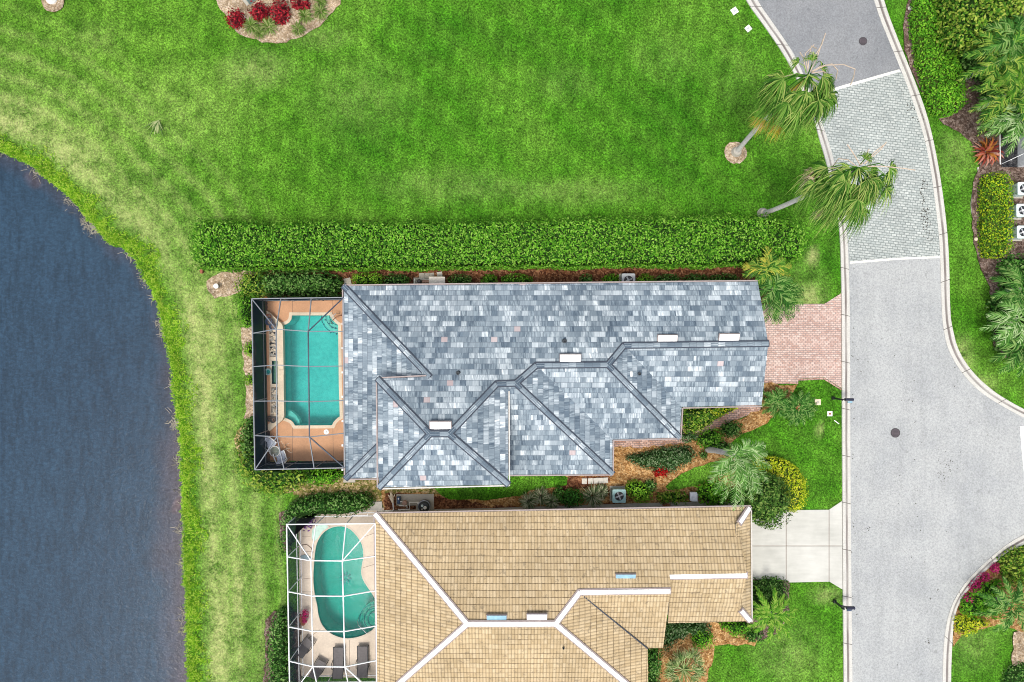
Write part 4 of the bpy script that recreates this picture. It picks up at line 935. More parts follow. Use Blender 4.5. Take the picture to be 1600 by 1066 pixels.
t = thing('pool_handrail', 'steel handrail at the round steps of the kidney pool', 'handrail', P(567, 973, .06))
for k in (0, 1):
    a = P(566+k*5, 972+k*5, .06); obj('rail', MB().tube([a+Vector((-.25,.3,-.3)), a+Vector((-.2,.25,.5)), a+Vector((-.05,.1,.8)), a+Vector((.25,-.2,.8)), a+Vector((.35,-.3,.0))], .022, 6), STEEL, t)
# ------------------------------------------------------------------ foliage builders
def pip(pts, poly):
    x, y = pts[:, 0], pts[:, 1]; ins = np.zeros(len(pts), bool); n = len(poly)
    for i in range(n):
        x0, y0 = poly[i]; x1, y1 = poly[(i+1) % n]
        c = ((y0 > y) != (y1 > y)) & (x < (x1-x0)*(y-y0)/((y1-y0)+1e-12)+x0); ins ^= c
    return ins
def edge_info(pts, poly):
    best = np.full(len(pts), 1e9); out = np.zeros((len(pts), 2)); n = len(poly); poly = np.array(poly)
    for i in range(n):
        a, b = poly[i], poly[(i+1) % n]; ab = b-a; t = np.clip(((pts-a)@ab)/(ab@ab+1e-12), 0, 1); q = a+t[:, None]*ab
        d = q-pts; dd = np.hypot(d[:, 0], d[:, 1]); m = dd < best; best = np.where(m, dd, best); out[m] = d[m]
    return best, out/(np.hypot(out[:, 0], out[:, 1])[:, None]+1e-9)
def leaf_quads(C, N, L, Wd, R):
    """diamond leaves at C facing N"""
    r = R.normal(size=C.shape); t = np.cross(N, r); t /= np.linalg.norm(t, axis=1)[:, None]+1e-9; b = np.cross(N, t)
    L = L[:, None]/2; Wd = Wd[:, None]/2
    V = np.stack([C-t*L, C+b*Wd-t*L*.1, C+t*L, C-b*Wd-t*L*.1], 1); return V.reshape(-1, 3)
def blob(cx, cy, rx, ry, rot=0, n=20, jit=.10, seed=0):
    r = random.Random(seed+int(cx)); out = []
    for i in range(n):
        t = 2*math.pi*i/n; k = 1+r.uniform(-jit, jit); x, y = rx*k*math.cos(t), ry*k*math.sin(t); c, s = math.cos(rot), math.sin(rot)
        out.append((cx+x*c-y*s, cy+x*s+y*c))
    return out
def foliage(poly_px, h, R, mats, dens=60, L=.15, h0=0.0, rag=.10, seed=0, clump=.12, cl_sc=1.6, name='foliage', parent=None, up=1.0):
    rg = np.random.default_rng(seed+int(poly_px[0][0]*3+poly_px[0][1]))
    poly = PX(poly_px, h*.85); A = np.array(poly); lo, hi = A.min(0), A.max(0)
    area = abs(sum(poly[i][0]*poly[(i+1) % len(poly)][1]-poly[(i+1) % len(poly)][0]*poly[i][1] for i in range(len(poly))))/2
    dens = dens*1.75; n = int(area*dens)+60
    Q = rg.uniform(lo, hi, size=(int(n*(np.prod(hi-lo)/area)*1.05)+10, 2)); Q = Q[pip(Q, poly)][:n]
    d, o = edge_info(Q, poly)
    u = 1-np.clip(d/R, 0, 1); z = h0+(h-h0)*np.sqrt(np.clip(1-u**2*.96, 0, 1))
    ph = rg.uniform(0, 6, 6)
    cl = (np.sin(Q[:, 0]*cl_sc*2.1+ph[0])*np.sin(Q[:, 1]*cl_sc*2.4+ph[1])+np.sin(Q[:, 0]*cl_sc*4.7+Q[:, 1]*cl_sc*3.1+ph[2])*np.sin(Q[:, 1]*cl_sc*5.3-Q[:, 0]*cl_sc*2.2+ph[3]))*.5
    z = z+cl*clump-rg.random(len(Q))**2*.20*min(1, h-h0)+rg.normal(size=len(Q))*.02
    slope = u/np.sqrt(np.clip(1-u**2*.96, .04, 1))
    Nn = np.concatenate([o*np.clip(slope, 0, 2.2)[:, None]*.6, np.full((len(Q), 1), up)], 1)+rg.normal(size=(len(Q), 3))*.42
    C = np.concatenate([Q+rg.normal(size=Q.shape)*rag*.5, z[:, None]], 1)
    # the sides
    per = sum(math.dist(poly[i], poly[(i+1) % len(poly)]) for i in range(len(poly))); ns = int(per*(h-h0)*dens*.4)
    ex = np.array(poly+poly[:1]); seg = np.hypot(*(ex[1:]-ex[:-1]).T); cs = np.concatenate([[0], np.cumsum(seg)])
    s = rg.uniform(0, cs[-1], ns); k = np.clip(np.searchsorted(cs, s)-1, 0, len(seg)-1); tt = (s-cs[k])/seg[k]; E = ex[k]+(ex[k+1]-ex[k])*tt[:, None]
    _, oo = edge_info(E*.999+A.mean(0)*.001, poly); cen = A.mean(0)
    od = ex[k+1]-ex[k]; od = np.stack([od[:, 1], -od[:, 0]], 1); od /= np.linalg.norm(od, axis=1)[:, None]
    sa = sum(poly[i][0]*poly[(i+1) % len(poly)][1]-poly[(i+1) % len(poly)][0]*poly[i][1] for i in range(len(poly)))
    if sa < 0: od = -od
    zz = h0+rg.random(ns)*(h-h0)*.9; E = E+od*(rg.random(ns)[:, None]*rag*1.3-rag*.5)
    C = np.concatenate([C, np.concatenate([E, zz[:, None]], 1)]); Nn = np.concatenate([Nn, np.concatenate([od*1.0, np.full((ns, 1), .5)], 1)+rg.normal(size=(ns, 3))*.4])
    C[:, 2] = np.maximum(C[:, 2], h0+.04)
    Nn /= np.linalg.norm(Nn, axis=1)[:, None]; m = len(C)
    Ls = L*rg.uniform(.6, 1.45, m); V = leaf_quads(C, Nn, Ls, Ls*rg.uniform(.42, .62, m), rg); F = np.arange(m*4).reshape(-1, 4); mi = np.zeros(m, int)
    # solid core; shade between the leaves is painted in as its dark colour
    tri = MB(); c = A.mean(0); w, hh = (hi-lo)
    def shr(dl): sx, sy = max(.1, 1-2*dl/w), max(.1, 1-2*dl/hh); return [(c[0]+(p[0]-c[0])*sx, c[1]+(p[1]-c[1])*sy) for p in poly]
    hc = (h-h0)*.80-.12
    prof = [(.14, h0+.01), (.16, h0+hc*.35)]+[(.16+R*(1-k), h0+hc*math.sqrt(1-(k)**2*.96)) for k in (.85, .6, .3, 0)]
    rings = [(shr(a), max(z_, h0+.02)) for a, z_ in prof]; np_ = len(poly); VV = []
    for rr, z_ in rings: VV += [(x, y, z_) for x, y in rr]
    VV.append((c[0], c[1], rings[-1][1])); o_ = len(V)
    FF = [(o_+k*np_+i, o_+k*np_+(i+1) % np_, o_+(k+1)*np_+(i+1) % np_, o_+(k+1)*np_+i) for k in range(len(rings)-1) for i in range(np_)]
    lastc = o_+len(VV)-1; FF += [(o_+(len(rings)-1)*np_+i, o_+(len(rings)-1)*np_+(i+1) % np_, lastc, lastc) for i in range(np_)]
    FF = [f for f in FF]
    # close the top with thin quads (the degenerate corner is split)
    V2 = np.concatenate([V, np.array(VV)]); quads = [f if f[2] != f[3] else (f[0], f[1], f[2], f[2]) for f in FF]
    q4 = [f for f in quads if f[2] != f[3]]
    tp = [f for f in quads if f[2] == f[3]]
    mids = []
    for f in tp:  # quad: a, b, midpoint(b,c), c
        mids.append(len(V2)+len(mids)); q4.append((f[0], f[1], mids[-1], f[2]))
    MV = np.array([(V2[f[1]]+V2[f[2]])/2 for f in tp]) if tp else np.zeros((0, 3)); V2 = np.concatenate([V2, MV])
    F2 = np.concatenate([F, np.array(q4)]); mi = np.concatenate([mi, np.ones(len(q4), int)])
    return np_obj(name, V2, F2, mats, parent, mi)
def shrub(label, cat, poly, h, R, leafmat, dens=60, L=.15, core_shade=None, name='shrub', group=None, **k):
    return tag(foliage(poly, h, R, [leafmat, core_shade or TWIG], dens, L, name=name, **k), label, cat, group)

class SM:  # strips of quads for blades, fronds and fans
    def __init__(s): s.V = []; s.F = []; s.m = []
    def strip(s, pts, ws, side, mi=0):
        o = len(s.V)
        for p, w in zip(pts, ws): q = side*(w/2); s.V += [p-q, p+q]
        for i in range(len(pts)-1): s.F.append((o+2*i, o+2*i+1, o+2*i+3, o+2*i+2)); s.m.append(mi)
    def make(s, name, mats, parent=None): return np_obj(name, np.array([tuple(v) for v in s.V]), s.F, mats, parent, s.m)
def rosette(label, px, py, z, r, n, mat, name='tuft_grass', cat='plant', w=.05, up=.9, seed=0, group=None, core=None, h=.5):
    sm = SM(); rd = random.Random(seed+int(px*3+py)); c = P(px, py, h*.6); c.z = z
    for i in range(n):
        a = rd.uniform(0, 2*math.pi); L = r*rd.uniform(.55, 1.15); d = Vector((math.cos(a), math.sin(a), 0)); sd = Vector((-d.y, d.x, 0)); k = rd.uniform(.3, 1.3)
        pts = [c+d*(r*.04), c+d*L*.35+Vector((0,0,h*k*.8)), c+d*L*.7+Vector((0,0,h*k)), c+d*L+Vector((rd.uniform(-.05,.05), rd.uniform(-.05,.05), h*k*.6))]
        sm.strip(pts, [w*.8, w, w*.75, w*.1], sd.lerp(Vector((0,0,1)), rd.uniform(0, .35)))
    return tag(sm.make(name, [mat]), label, cat, group)
def frond(sm, base, az, elev, L, droop, ll, nl, wl, rd, wind=Vector((0,0,0)), mi=0, rach=1, ang=.9, start=.12, ldroop=.35, vsh=.25):
    """feather leaf: arching rachis with leaflets on both sides"""
    dh = Vector((math.cos(az), math.sin(az), 0)); N = 9; pts = []
    for i in range(N+1):
        s = i/N; hor = L*(s*math.cos(elev)+.12*s*(1-s)); zz = L*(s*math.sin(elev)-droop*s*s)
        pts.append(base+dh*hor+Vector((0,0,zz))+wind*(s*s*L))
    side = Vector((-dh.y, dh.x, 0))
    sm.strip(pts, [max(.012, .06*(1-.8*i/N)) for i in range(N+1)], side, rach)
    for k in range(nl):
        s = start+(1-start)*(k+.5)/nl; f = s*N; i = min(N-1, int(f)); p = pts[i].lerp(pts[i+1], f-i); t = (pts[i+1]-pts[i]).normalized()
        sd = t.cross(Vector((0,0,1))).normalized(); up_ = sd.cross(t)
        le = ll*(math.sin(math.pi*min(1, .18+s*.80)))**.7*rd.uniform(.8, 1.1)
        for sg in (-1, 1):
            a = ang*rd.uniform(.65, 1.25)*(1-.35*s); d = (t*math.cos(a)+sd*sg*math.sin(a)+up_*vsh).normalized()
            q = p+d*le*.55+wind*(.15*le); e = p+d*le+Vector((0,0,-ldroop*le))+wind*(.5*le)
            sm.strip([p, q, e], [wl*.8, wl, wl*.08], t, mi)
def feather_palm(label, px, py, z, fronds, mats, base=None, tr=.12, name='palm_tree', seed=0, cat='palm', ll=.45, nl=26, wl=.045, trunkmat=None, group=None, **k):
    """crown centre at photo pixel (px,py) and height z; fronds = [(azimuth deg, elev, length, droop, material index)]"""
    c = P(px, py, z); b = P(*base, 0) if base else Vector((c.x, c.y, 0)); t = thing(name, label, cat, b, 0, group)
    m_ = b.lerp(c, .5)+Vector((0,0,.0)); obj('trunk', MB().tube([b-Vector((0,0,.1)), b+Vector((0,0,.15)), b.lerp(c, .3)+Vector((0,0,-.1)), m_, c.lerp(b, .15), c], [tr*1.5, tr*1.25, tr*1.05, tr, tr*.95, tr*.7], 12), trunkmat or PTR, t, smooth=True)
    sm = SM(); rd = random.Random(seed+int(px))
    for az, el, L, dr, mi in fronds: frond(sm, c, math.radians(az), el, L, dr, ll*rd.uniform(.9, 1.1), nl, wl, rd, mi=mi, rach=mi, **k)
    sm.make('crown', mats, t); return t
def ringf(n, L, el=(.15, .9), dr=(.35, .7), seed=0, mis=(0,), off=0, jl=.15):
    r = random.Random(seed); return [(off+360*i/n+r.uniform(-12, 12), r.uniform(*el), L*r.uniform(1-jl, 1+jl), r.uniform(*dr), r.choice(mis)) for i in range(n)]
def fan(sm, base, az, elev, pet, R, rd, wind, mi=0, spread=75, nseg=34, sag=.5, curl=.0, fw_=.040):
    """costapalmate leaf: petiole, then segments that droop at the tips and trail with the wind"""
    dh = Vector((math.cos(az), math.sin(az), 0)); d0 = dh*math.cos(elev)+Vector((0,0,math.sin(elev)))
    p0 = base; p1 = base+d0*pet*.55; p2 = base+d0*pet+Vector((0,0,-.18*pet))+wind*.22*pet
    sd = d0.cross(Vector((0,0,1))).normalized(); sm.strip([p0, p1, p2], [.07, .05, .04], sd, mi)
    lob = rd.uniform(.75, 1.3); fw = (p2-p1).normalized(); fs = fw.cross(Vector((0,0,1))).normalized(); up_ = fs.cross(fw)
    for i in range(nseg):
        a = math.radians(-spread+2*spread*i/(nseg-1)+rd.uniform(-4, 4)); r = R*rd.uniform(.62, 1.18)*(1-.15*abs(math.sin(a)))
        d = (fw*math.cos(a)+fs*math.sin(a)-up_*.10*abs(math.sin(a))).normalized(); w0 = R*fw_
        q1 = p2+d*r*.34+Vector((0,0,rd.uniform(-.05,.05))); wv = wind*rd.uniform(.6, 1.4)*lob; jj = rd.uniform(-.28, .28)*(1 if sag > .2 else .3); q2 = q1+(d*.6+wv*.5+fs*jj*.6+Vector((0,0,-.4*sag)))*r*.33; q3 = q2+(d*.15+wv+fs*jj+Vector((rd.uniform(-.2,.2), rd.uniform(-.2,.2), -.9*sag)))*r*.42
        s_ = Vector((-d.y, d.x, 0)).normalized() if d.xy.length > .01 else fs
        sm.strip([p2, q1, q2, q3], [w0*.25, w0, w0*.6, w0*.06], s_.lerp(up_, rd.uniform(-.25, .25)), mi)

# ------------------------------------------------------------------ the big hedge, hedges and shrubs
hp = [(298,350),(304,344),(330,343),(360,345),(400,347),(500,346),(620,345),(760,344),(900,341),(1040,338),(1140,336),(1200,335),(1246,342),(1262,360),(1265,385),(1256,403),(1228,410),(1170,412),(1050,414),(900,415),(700,417),(500,418),(380,419),(322,418),(302,416),(298,400),(297,375)]
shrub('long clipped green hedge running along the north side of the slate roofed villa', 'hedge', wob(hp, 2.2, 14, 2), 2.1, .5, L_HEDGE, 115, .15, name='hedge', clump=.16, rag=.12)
shrub('leafy dark shrub row with pale flowers north of the bronze screen cage', 'shrub', wob([(405,424),(440,422),(500,424),(524,430),(530,448),(520,460),(470,463),(410,463),(402,445)], 2, 12, 3), 1.7, .7, L_SHRUB, 70, .17, clump=.25)
shrub('yellow green feathery shrub at the north west corner of the bronze cage', 'shrub', blob(388,445,24,22,seed=1), 1.5, .8, L_YG, 70, .16, clump=.22)
shrub('mid green shrub pressed against the west wall of the bronze cage', 'shrub', blob(379,482,15,30,seed=2), 1.5, .55, L_HEDGE, 80, .13, clump=.15)
shrub('small green tuft outside the bronze cage, upper of the two', 'shrub', blob(387,545,8,11,seed=3), .5, .4, L_LIME, 70, .12)
shrub('small green tuft outside the bronze cage, lower of the two', 'shrub', blob(388,594,8,9,seed=4), .5, .4, L_LIME, 70, .12)
shrub('tall mid green shrub at the south end of the bronze cage west wall', 'shrub', blob(386,690,17,34,seed=5), 1.6, .7, L_SHRUB, 75, .15, clump=.2)
shrub('sprawling yellow green feathery shrub below the bronze cage corner', 'shrub', [(366,700),(374,690),(384,705),(396,732),(420,738),(450,736),(475,742),(470,760),(448,764),(430,772),(408,772),(390,758),(372,742)], 1.5, .8, L_YG, 75, .19, clump=.32, rag=.3)
shrub('olive shrub tongue spreading east under the bronze cage eave', 'shrub', blob(462,745,24,10,seed=6), 1.2, .5, L_SHRUB, 70, .15, clump=.2, rag=.2)
shrub('bright mid green shrub between the bronze cage and the slate roof corner', 'shrub', wob([(464,738),(528,736),(534,744),(524,754),(505,762),(478,756)], 2, 8, 3), 1.2, .6, L_BRI, 75, .16, clump=.2)
shrub('dark glossy hedge curling round the north side of the white cage', 'hedge', wob([(455,788),(480,780),(530,776),(568,778),(580,788),(574,798),(540,804),(490,806),(466,810),(452,822),(447,850),(440,865),(434,850),(436,815)], 2, 10, 3), 1.5, .55, L_DARK, 85, .16, name='hedge', clump=.2, rag=.15)
shrub('dark glossy hedge on the west side of the white cage, by the photo bottom', 'hedge', wob([(428,965),(440,958),(447,965),(449,1000),(452,1080),(452,1120),(420,1120),(416,1060),(415,1010),(420,980)], 2, 10, 4), 1.5, .55, L_DARK, 85, .16, name='hedge', clump=.2)
shrub('light green clipped box hedge by the north west roof corner', 'hedge', [(550,428),(590,427),(595,430),(595,447),(550,447),(548,440)], 1.2, .25, L_LIME, 110, .11, name='hedge', clump=.04, rag=.06)
shrub('dark green shrub beside the light green clipped box hedge', 'shrub', blob(616,438,22,9,seed=7), 1.1, .5, L_DARK, 80, .14, clump=.15)
for i, (cx, rx, lab, m) in enumerate([(718,17,'low green shrub just east of the cream utility cabinet',L_SHRUB),(764,12,'smallest green shrub under the north eave, east of the cabinet',L_HEDGE),(808,24,'wide low green shrub under the middle of the north eave',L_HEDGE),(916,9,'small dark shrub on bare mulch under the north eave',L_DARK),
        (956,12,'round green shrub touching the west side of the grey air conditioner',L_BRI),(1010,13,'bright green round shrub touching the east side of the grey air conditioner',L_LIME),(1045,20,'dark shrub second east of the grey air conditioner',L_DARK),(1090,20,'dark leafy shrub third east of the grey air conditioner',L_SHRUB),(1135,24,'dark leafy shrub next to the yellow tipped palm at the north east roof corner',L_DARK)]):
    shrub(lab, 'shrub', blob(cx,437,rx,8.5,seed=20+i), .9, .42, m, 85, .13, clump=.15, group='low shrubs under the north eave')
shrub('green and yellow shrub tucked in the corner below the garage eave', 'shrub', wob([(1068,640),(1100,637),(1150,636),(1125,652),(1108,664),(1092,674),(1072,676)], 2, 8, 5), .9, .5, L_YG, 75, .16, clump=.22, rag=.18)
shrub('yellowish young shrub along the upper edge of the paver walkway', 'shrub', [(1110,637),(1155,636),(1140,645),(1118,654),(1105,648)], .7, .3, L_YELL, 70, .13)
shrub('pale flowering shrub at the bend of the paver walkway', 'shrub', blob(1078,683,14,8,seed=8), .6, .4, L_GREYG, 60, .16, clump=.2)
shrub('green shrub south of the walkway bend', 'shrub', blob(1112,687,22,13,rot=-.35,seed=9), .9, .55, L_HEDGE, 75, .15, clump=.2)
shrub('round green shrub nearest the driveway along the walkway bed', 'shrub', blob(1146,672,16,13,seed=10), .8, .5, L_SHRUB, 75, .15, clump=.2)
shrub('tall dark green shrub beside the leaning grey palm trunk', 'shrub', blob(1126,698,22,9,rot=.3,seed=10), .6, .4, L_DARK, 65, .14, clump=.2)
shrub('tiny dark shrub standing alone in the straw mulch', 'shrub', blob(1101,712,5,6,seed=11), .5, .2, L_DARK, 100, .12)
shrub('broad grey green hedge mound south of the paver walkway', 'hedge', wob([(978,716),(1000,712),(1030,704),(1060,700),(1080,700),(1088,712),(1084,722),(1068,732),(1048,740),(1030,738),(1010,732),(990,724)], 2, 8, 6), 1.0, .6, L_GREYG, 95, .14, name='hedge', clump=.16)
shrub('scarlet leaved plant at the foot of the grey green mound', 'plant', [(1026,738),(1031,727),(1036,728),(1046,739),(1040,745),(1025,745)], .8, .35, L_RED2, 120, .16, name='red_plant', clump=.2)
shrub('lime green oval shrub east of the teal air conditioner', 'shrub', blob(1000,771,21,14,rot=.6,jit=.05,seed=12), 1.1, .5, L_LIME, 95, .14, clump=.1)
shrub('small dark shrub behind the lime green oval shrub', 'shrub', blob(1016,762,10,9,seed=13), .8, .4, L_DARK, 80, .15, clump=.2)
shrub('deep green rounded clipped shrub between the variegated clumps', 'shrub', blob(895,781,17,14,jit=.05,seed=14), 1.0, .45, leafm('deep_green_leaf', [(.02,.09,.012),(.035,.15,.016),(.06,.22,.03)]), 110, .12, clump=.06)
shrub('dark shrub between the pale clumps at the tiled villa wall', 'shrub', blob(875,776,9,12,seed=15), .8, .4, L_DARK, 75, .15, clump=.2)
shrub('dark broad leaved shrub under the hanging palm fronds', 'shrub', blob(1118,775,24,18,rot=.3,seed=16), 1.2, .7, L_BRI, 65, .19, clump=.3, rag=.2)
shrub('dark shadowed shrub with red leaves by the round tree', 'shrub', blob(1157,782,16,14,seed=17), 1.1, .6, L_DARK, 65, .18, clump=.3)
shrub('dark red leaved plant under the palm beside the round tree', 'plant', blob(1163,775,6,6,seed=18), 1.25, .3, L_RED, 60, .15, name='red_plant')
shrub('leafy ground shrub with rusty tips beside the white utility box', 'shrub', blob(1052,779,24,9,seed=19), .6, .4, L_YG, 70, .18, clump=.2, rag=.2)
shrub('rust coloured small plant by the tiled villa wall', 'plant', blob(1042,790,5,4,seed=19), .3, .2, L_ORAN, 90, .12, name='rusty_plant')
shrub('yellow clipped hedge ring wrapped round the round tree', 'hedge', [(1170,722),(1188,716),(1210,716),(1232,721),(1250,734),(1261,752),(1264,772),(1260,788),(1250,800),(1236,800),(1225,780),(1205,762),(1185,744)], 1.2, .35, L_YELL, 115, .13, name='hedge', core_shade=SHADECORE_Y, clump=.05, rag=.07)
t = thing('round_tree', 'dense round green tree at the corner of the concrete driveway', 'tree', P(1200, 778))
b = P(1200, 776, 0); obj('trunk', MB().tube([b-Vector((0,0,.1)), b+Vector((.05,0,.8)), b+Vector((0,.05,2.0))], [.14,.11,.09], 10), WOOD, t)
foliage(blob(1205,785,35,39,jit=.05,seed=21), 3.0, 1.5, [leafm('tree_leaf', [(.03,.085,.014),(.06,.15,.022),(.10,.22,.03),(.20,.30,.07)]), TWIG], 130, .17, h0=1.0, clump=.3, rag=.22, name='crown', parent=t)
shrub('dark square hedge at the front corner of the tiled villa', 'hedge', [(1177,912),(1205,908),(1232,910),(1233,940),(1228,962),(1205,975),(1180,958)], 1.0, .35, L_SHRUB, 85, .14, name='hedge', clump=.12)
shrub('grey green bushes along the porch side of the tiled villa', 'shrub', wob([(1042,978),(1075,976),(1112,978),(1110,990),(1080,996),(1058,1008),(1042,1020),(1040,1000)], 2, 8, 7), .9, .5, L_GREYG, 75, .15, clump=.25)
shrub('bright green low hedge below the garage corner of the tiled villa', 'shrub', wob([(1130,976),(1172,974),(1180,985),(1160,997),(1145,996),(1128,985)], 2, 8, 7), .7, .4, L_BRI, 85, .13, clump=.12)
shrub('round dark green shrub beside the silvery fan palm', 'shrub', blob(1100,1003,17,14,seed=22), 1.0, .5, L_BRI, 85, .13, clump=.15)
shrub('shady shrub in the corner behind the silvery fan palm', 'shrub', wob([(1014,1018),(1036,1018),(1036,1040),(1030,1060),(1030,1110),(1014,1110)], 2, 8, 3), .9, .35, L_DARK, 70, .16, clump=.25)
shrub('dark clump of leaves at the foot of the bright green palm', 'shrub', blob(1180,997,14,9,seed=23), .7, .4, L_DARK, 70, .16, clump=.2)
# right side of the street
shrub('big bright green curved hedge along the right side of the street', 'hedge', wob([(1428,20),(1434,0),(1440,-25),(1500,-30),(1494,0),(1488,18),(1489,45),(1494,70),(1501,95),(1508,120),(1513,145),(1514,158),(1498,172),(1476,180),(1466,172),(1455,150),(1448,125),(1440,95),(1431,60)], 1.6, 12, 2), .95, .3, L_BRI, 120, .15, name='hedge', core_shade=SHADECORE_Y, clump=.08)
shrub('rounded hedge with yellow top between the lawn strip and the air conditioners', 'hedge', wob([(1538,285),(1545,272),(1560,267),(1577,269),(1586,282),(1588,320),(1589,345),(1586,385),(1577,399),(1560,404),(1545,401),(1540,390),(1538,350),(1538,310)], 1.0, 12, 2), .9, .4, leafm('gold_top_leaf', [(.045,.16,.012),(.10,.25,.015),(.20,.35,.015),(.42,.50,.02)]), 140, .12, name='hedge', core_shade=SHADECORE_Y, clump=.06, rag=.06)
shrub('loose yellow green tree crown at the top right of the photo', 'tree', wob([(1494,-30),(1620,-40),(1620,30),(1590,42),(1560,45),(1545,60),(1530,62),(1515,70),(1508,50),(1498,40),(1502,25),(1494,10)], 3, 12, 5), 3.2, 1.2, L_YG, 85, .2, h0=.8, name='leafy_tree', clump=.6, rag=.4)
shrub('dark green bush under the arching palms, right of the curved hedge', 'shrub', wob([(1512,60),(1540,50),(1580,40),(1640,40),(1640,95),(1590,110),(1560,120),(1530,110),(1514,90)], 3, 10, 6), 1.6, .9, L_SHRUB, 60, .2, clump=.4, rag=.3)
shrub('dark bush filling the gap among the palms above the gravel strip', 'shrub', wob([(1545,130),(1640,110),(1640,200),(1590,205),(1560,190)], 3, 10, 6), 1.4, .8, L_DARK, 55, .22, clump=.4, rag=.3)
shrub('dark bush behind the lower right palms', 'shrub', wob([(1575,400),(1640,395),(1640,560),(1600,560),(1570,545),(1560,500),(1562,470),(1575,445)], 3, 10, 6), 1.1, .8, L_DARK, 55, .2, clump=.4, rag=.25)
shrub('yellow shrub beside the pink flowers on the corner bed', 'shrub', wob([(1574,876),(1598,862),(1645,856),(1645,915),(1610,922),(1586,915),(1573,900)], 2, 9, 8), 1.1, .7, L_YG, 85, .16, clump=.2, core_shade=SHADECORE_Y)
shrub('yellow tipped low shrub at the lawn edge of the corner bed', 'shrub', wob([(1496,968),(1510,962),(1530,968),(1548,972),(1552,982),(1535,984),(1512,995),(1500,992)], 2, 8, 9), .7, .4, L_YELL, 85, .14, clump=.2, core_shade=SHADECORE_Y)
shrub('glossy green shrub in the middle of the corner bed', 'shrub', wob([(1512,945),(1525,928),(1545,915),(1568,912),(1575,940),(1565,968),(1530,968),(1508,962)], 2, 8, 10), .9, .6, L_BRI, 80, .17, clump=.25)
for i, (cx, cy, rx, ry, lab) in enumerate([(1559,890,8,6,'pink flower clump nearest the right photo edge on the corner bed'),(1542,905,9,7,'pink flower clump second down the corner bed'),(1529,919,11,8,'largest magenta flower clump on the corner bed'),(1517,937,7,6,'magenta flower clump lowest on the corner bed')]):
    shrub(lab, 'flowers', blob(cx,cy,rx,ry,rot=-.8,seed=40+i), .55, .3, L_PINK, 130, .11, name='flower_clump', clump=.1, group='pink flowers on the corner bed', core_shade=TWIG)
shrub('dark ferny plants at the bottom right corner of the photo', 'shrub', wob([(1585,1045),(1600,1040),(1640,1040),(1640,1110),(1578,1110),(1576,1060)], 2, 8, 9), .7, .4, L_DARK, 60, .16, clump=.25)
# round bed at the top
for i, (cx, cy, rx, ry, lab) in enumerate([(364,25,12,13,'dark red crinkled shrub at the left end of the top flower bed'),(402,13,13,13,'scarlet and dark red shrub second from the left in the top bed'),(434,14,14,16,'largest red shrub in the middle of the top flower bed'),(467,2,13,7,'dark red shrub cut by the top edge of the photo')]):
    shrub(lab, 'shrub', blob(cx,cy,rx,ry,seed=60+i), .9, .5, L_RED, 85, .17, name='red_shrub', clump=.25, rag=.15, group='red shrubs in the top flower bed', core_shade=plain('red_twigs', (.05,.012,.015)))  # dark red core, with the shade among the leaves painted into it
for i, (cx, cy, r, lab) in enumerate([(392,40,.62,'green centred grass tuft below the scarlet shrub'),(419,41,.72,'largest green grass tuft of the top bed'),(405,51,.5,'small pale grass tuft lowest in the top bed'),(477,25,.6,'pale grass tuft right of the middle red shrub'),(466,45,.55,'yellowish grass tuft alone on the sand of the top bed'),(501,18,.62,'pale grass tuft at the right rim of the top bed'),(500,2,.5,'green grass tuft cut by the top photo edge')]):
    rosette(lab, cx, cy, .02, r, 130, L_TUFT, w=.045, h=.35, group='grass tufts in the top flower bed')
for i, (cx, cy, r, lab) in enumerate([(826,783,.62,'variegated clump furthest west along the tiled villa wall'),(845,776,.6,'variegated clump on the mulch edge, second from the west'),(862,784,.55,'small variegated clump left of the deep green shrub'),(926,776,.85,'largest variegated clump, right of the deep green shrub'),(940,768,.5,'variegated clump nearest the teal air conditioner')]):
    rosette(lab, cx, cy, .02, r, 210, L_VAR, w=.055, h=.6, name='variegated_plant', group='variegated clumps by the tiled villa')
rosette('rust and orange bromeliad with pale leaves in the dark mulch', 1543, 236, .02, 1.0, 60, L_ORAN, w=.16, h=.5, name='bromeliad', seed=3)

# ------------------------------------------------------------------ palms
WIND = Vector((-.42, -.80, 0))
def fan_palm(label, base, top, z, spec, seed, mid, dead_arcs):
    b = P(*base, 0); c = P(*top, z); t = thing('fan_palm', label, 'palm', b, 0, 'tall leaning fan palms'); rd = random.Random(seed)
    m1 = P(*mid[0]); m2 = P(*mid[1])
    pts = smooth_pts([b-Vector((0,0,.2)), b+Vector((0,0,.25)), m1, m2, c], 2); n = len(pts); rs = [.26-.11*min(1, i/(n*.25)) if i < n*.25 else .15-.02*(i/n) for i in range(n)]
    obj('trunk', MB().tube(pts, rs, 14), PTR, t, smooth=True)
    obj('root_flare', MB().lathe(b, [(.42,-.05),(.34,.08),(.26,.30)], 14), CONC, t)
    sm = SM()
    for az, el, pet, R, mi in spec: fan(sm, c+Vector((0,0,rd.uniform(-.3,.1))), math.radians(az+rd.uniform(-6,6)), el, pet*rd.uniform(.9,1.1), R*rd.uniform(.9,1.1), rd, WIND*(1.0 if mi == 0 else .8), mi)
    sm.make('crown', [F_WASH, F_DEAD, F_YEL], t)
    mb = MB()
    for a in dead_arcs: mb.tube([P(*q) for q in a], .026, 5)
    obj('flower_stalks', mb, plain('dry_stalk', (.50,.40,.31)), t); return t
def spec(R, pet, seed, n, azs=(150, 390)):
    R *= 1.0
    r = random.Random(seed); out = []
    for i in range(n): out.append((azs[0]+(azs[1]-azs[0])*(i+.5)/n, r.uniform(-.5, .75), pet*r.uniform(.6, 1.15), R, 0))
    return out
Z1 = 10.0
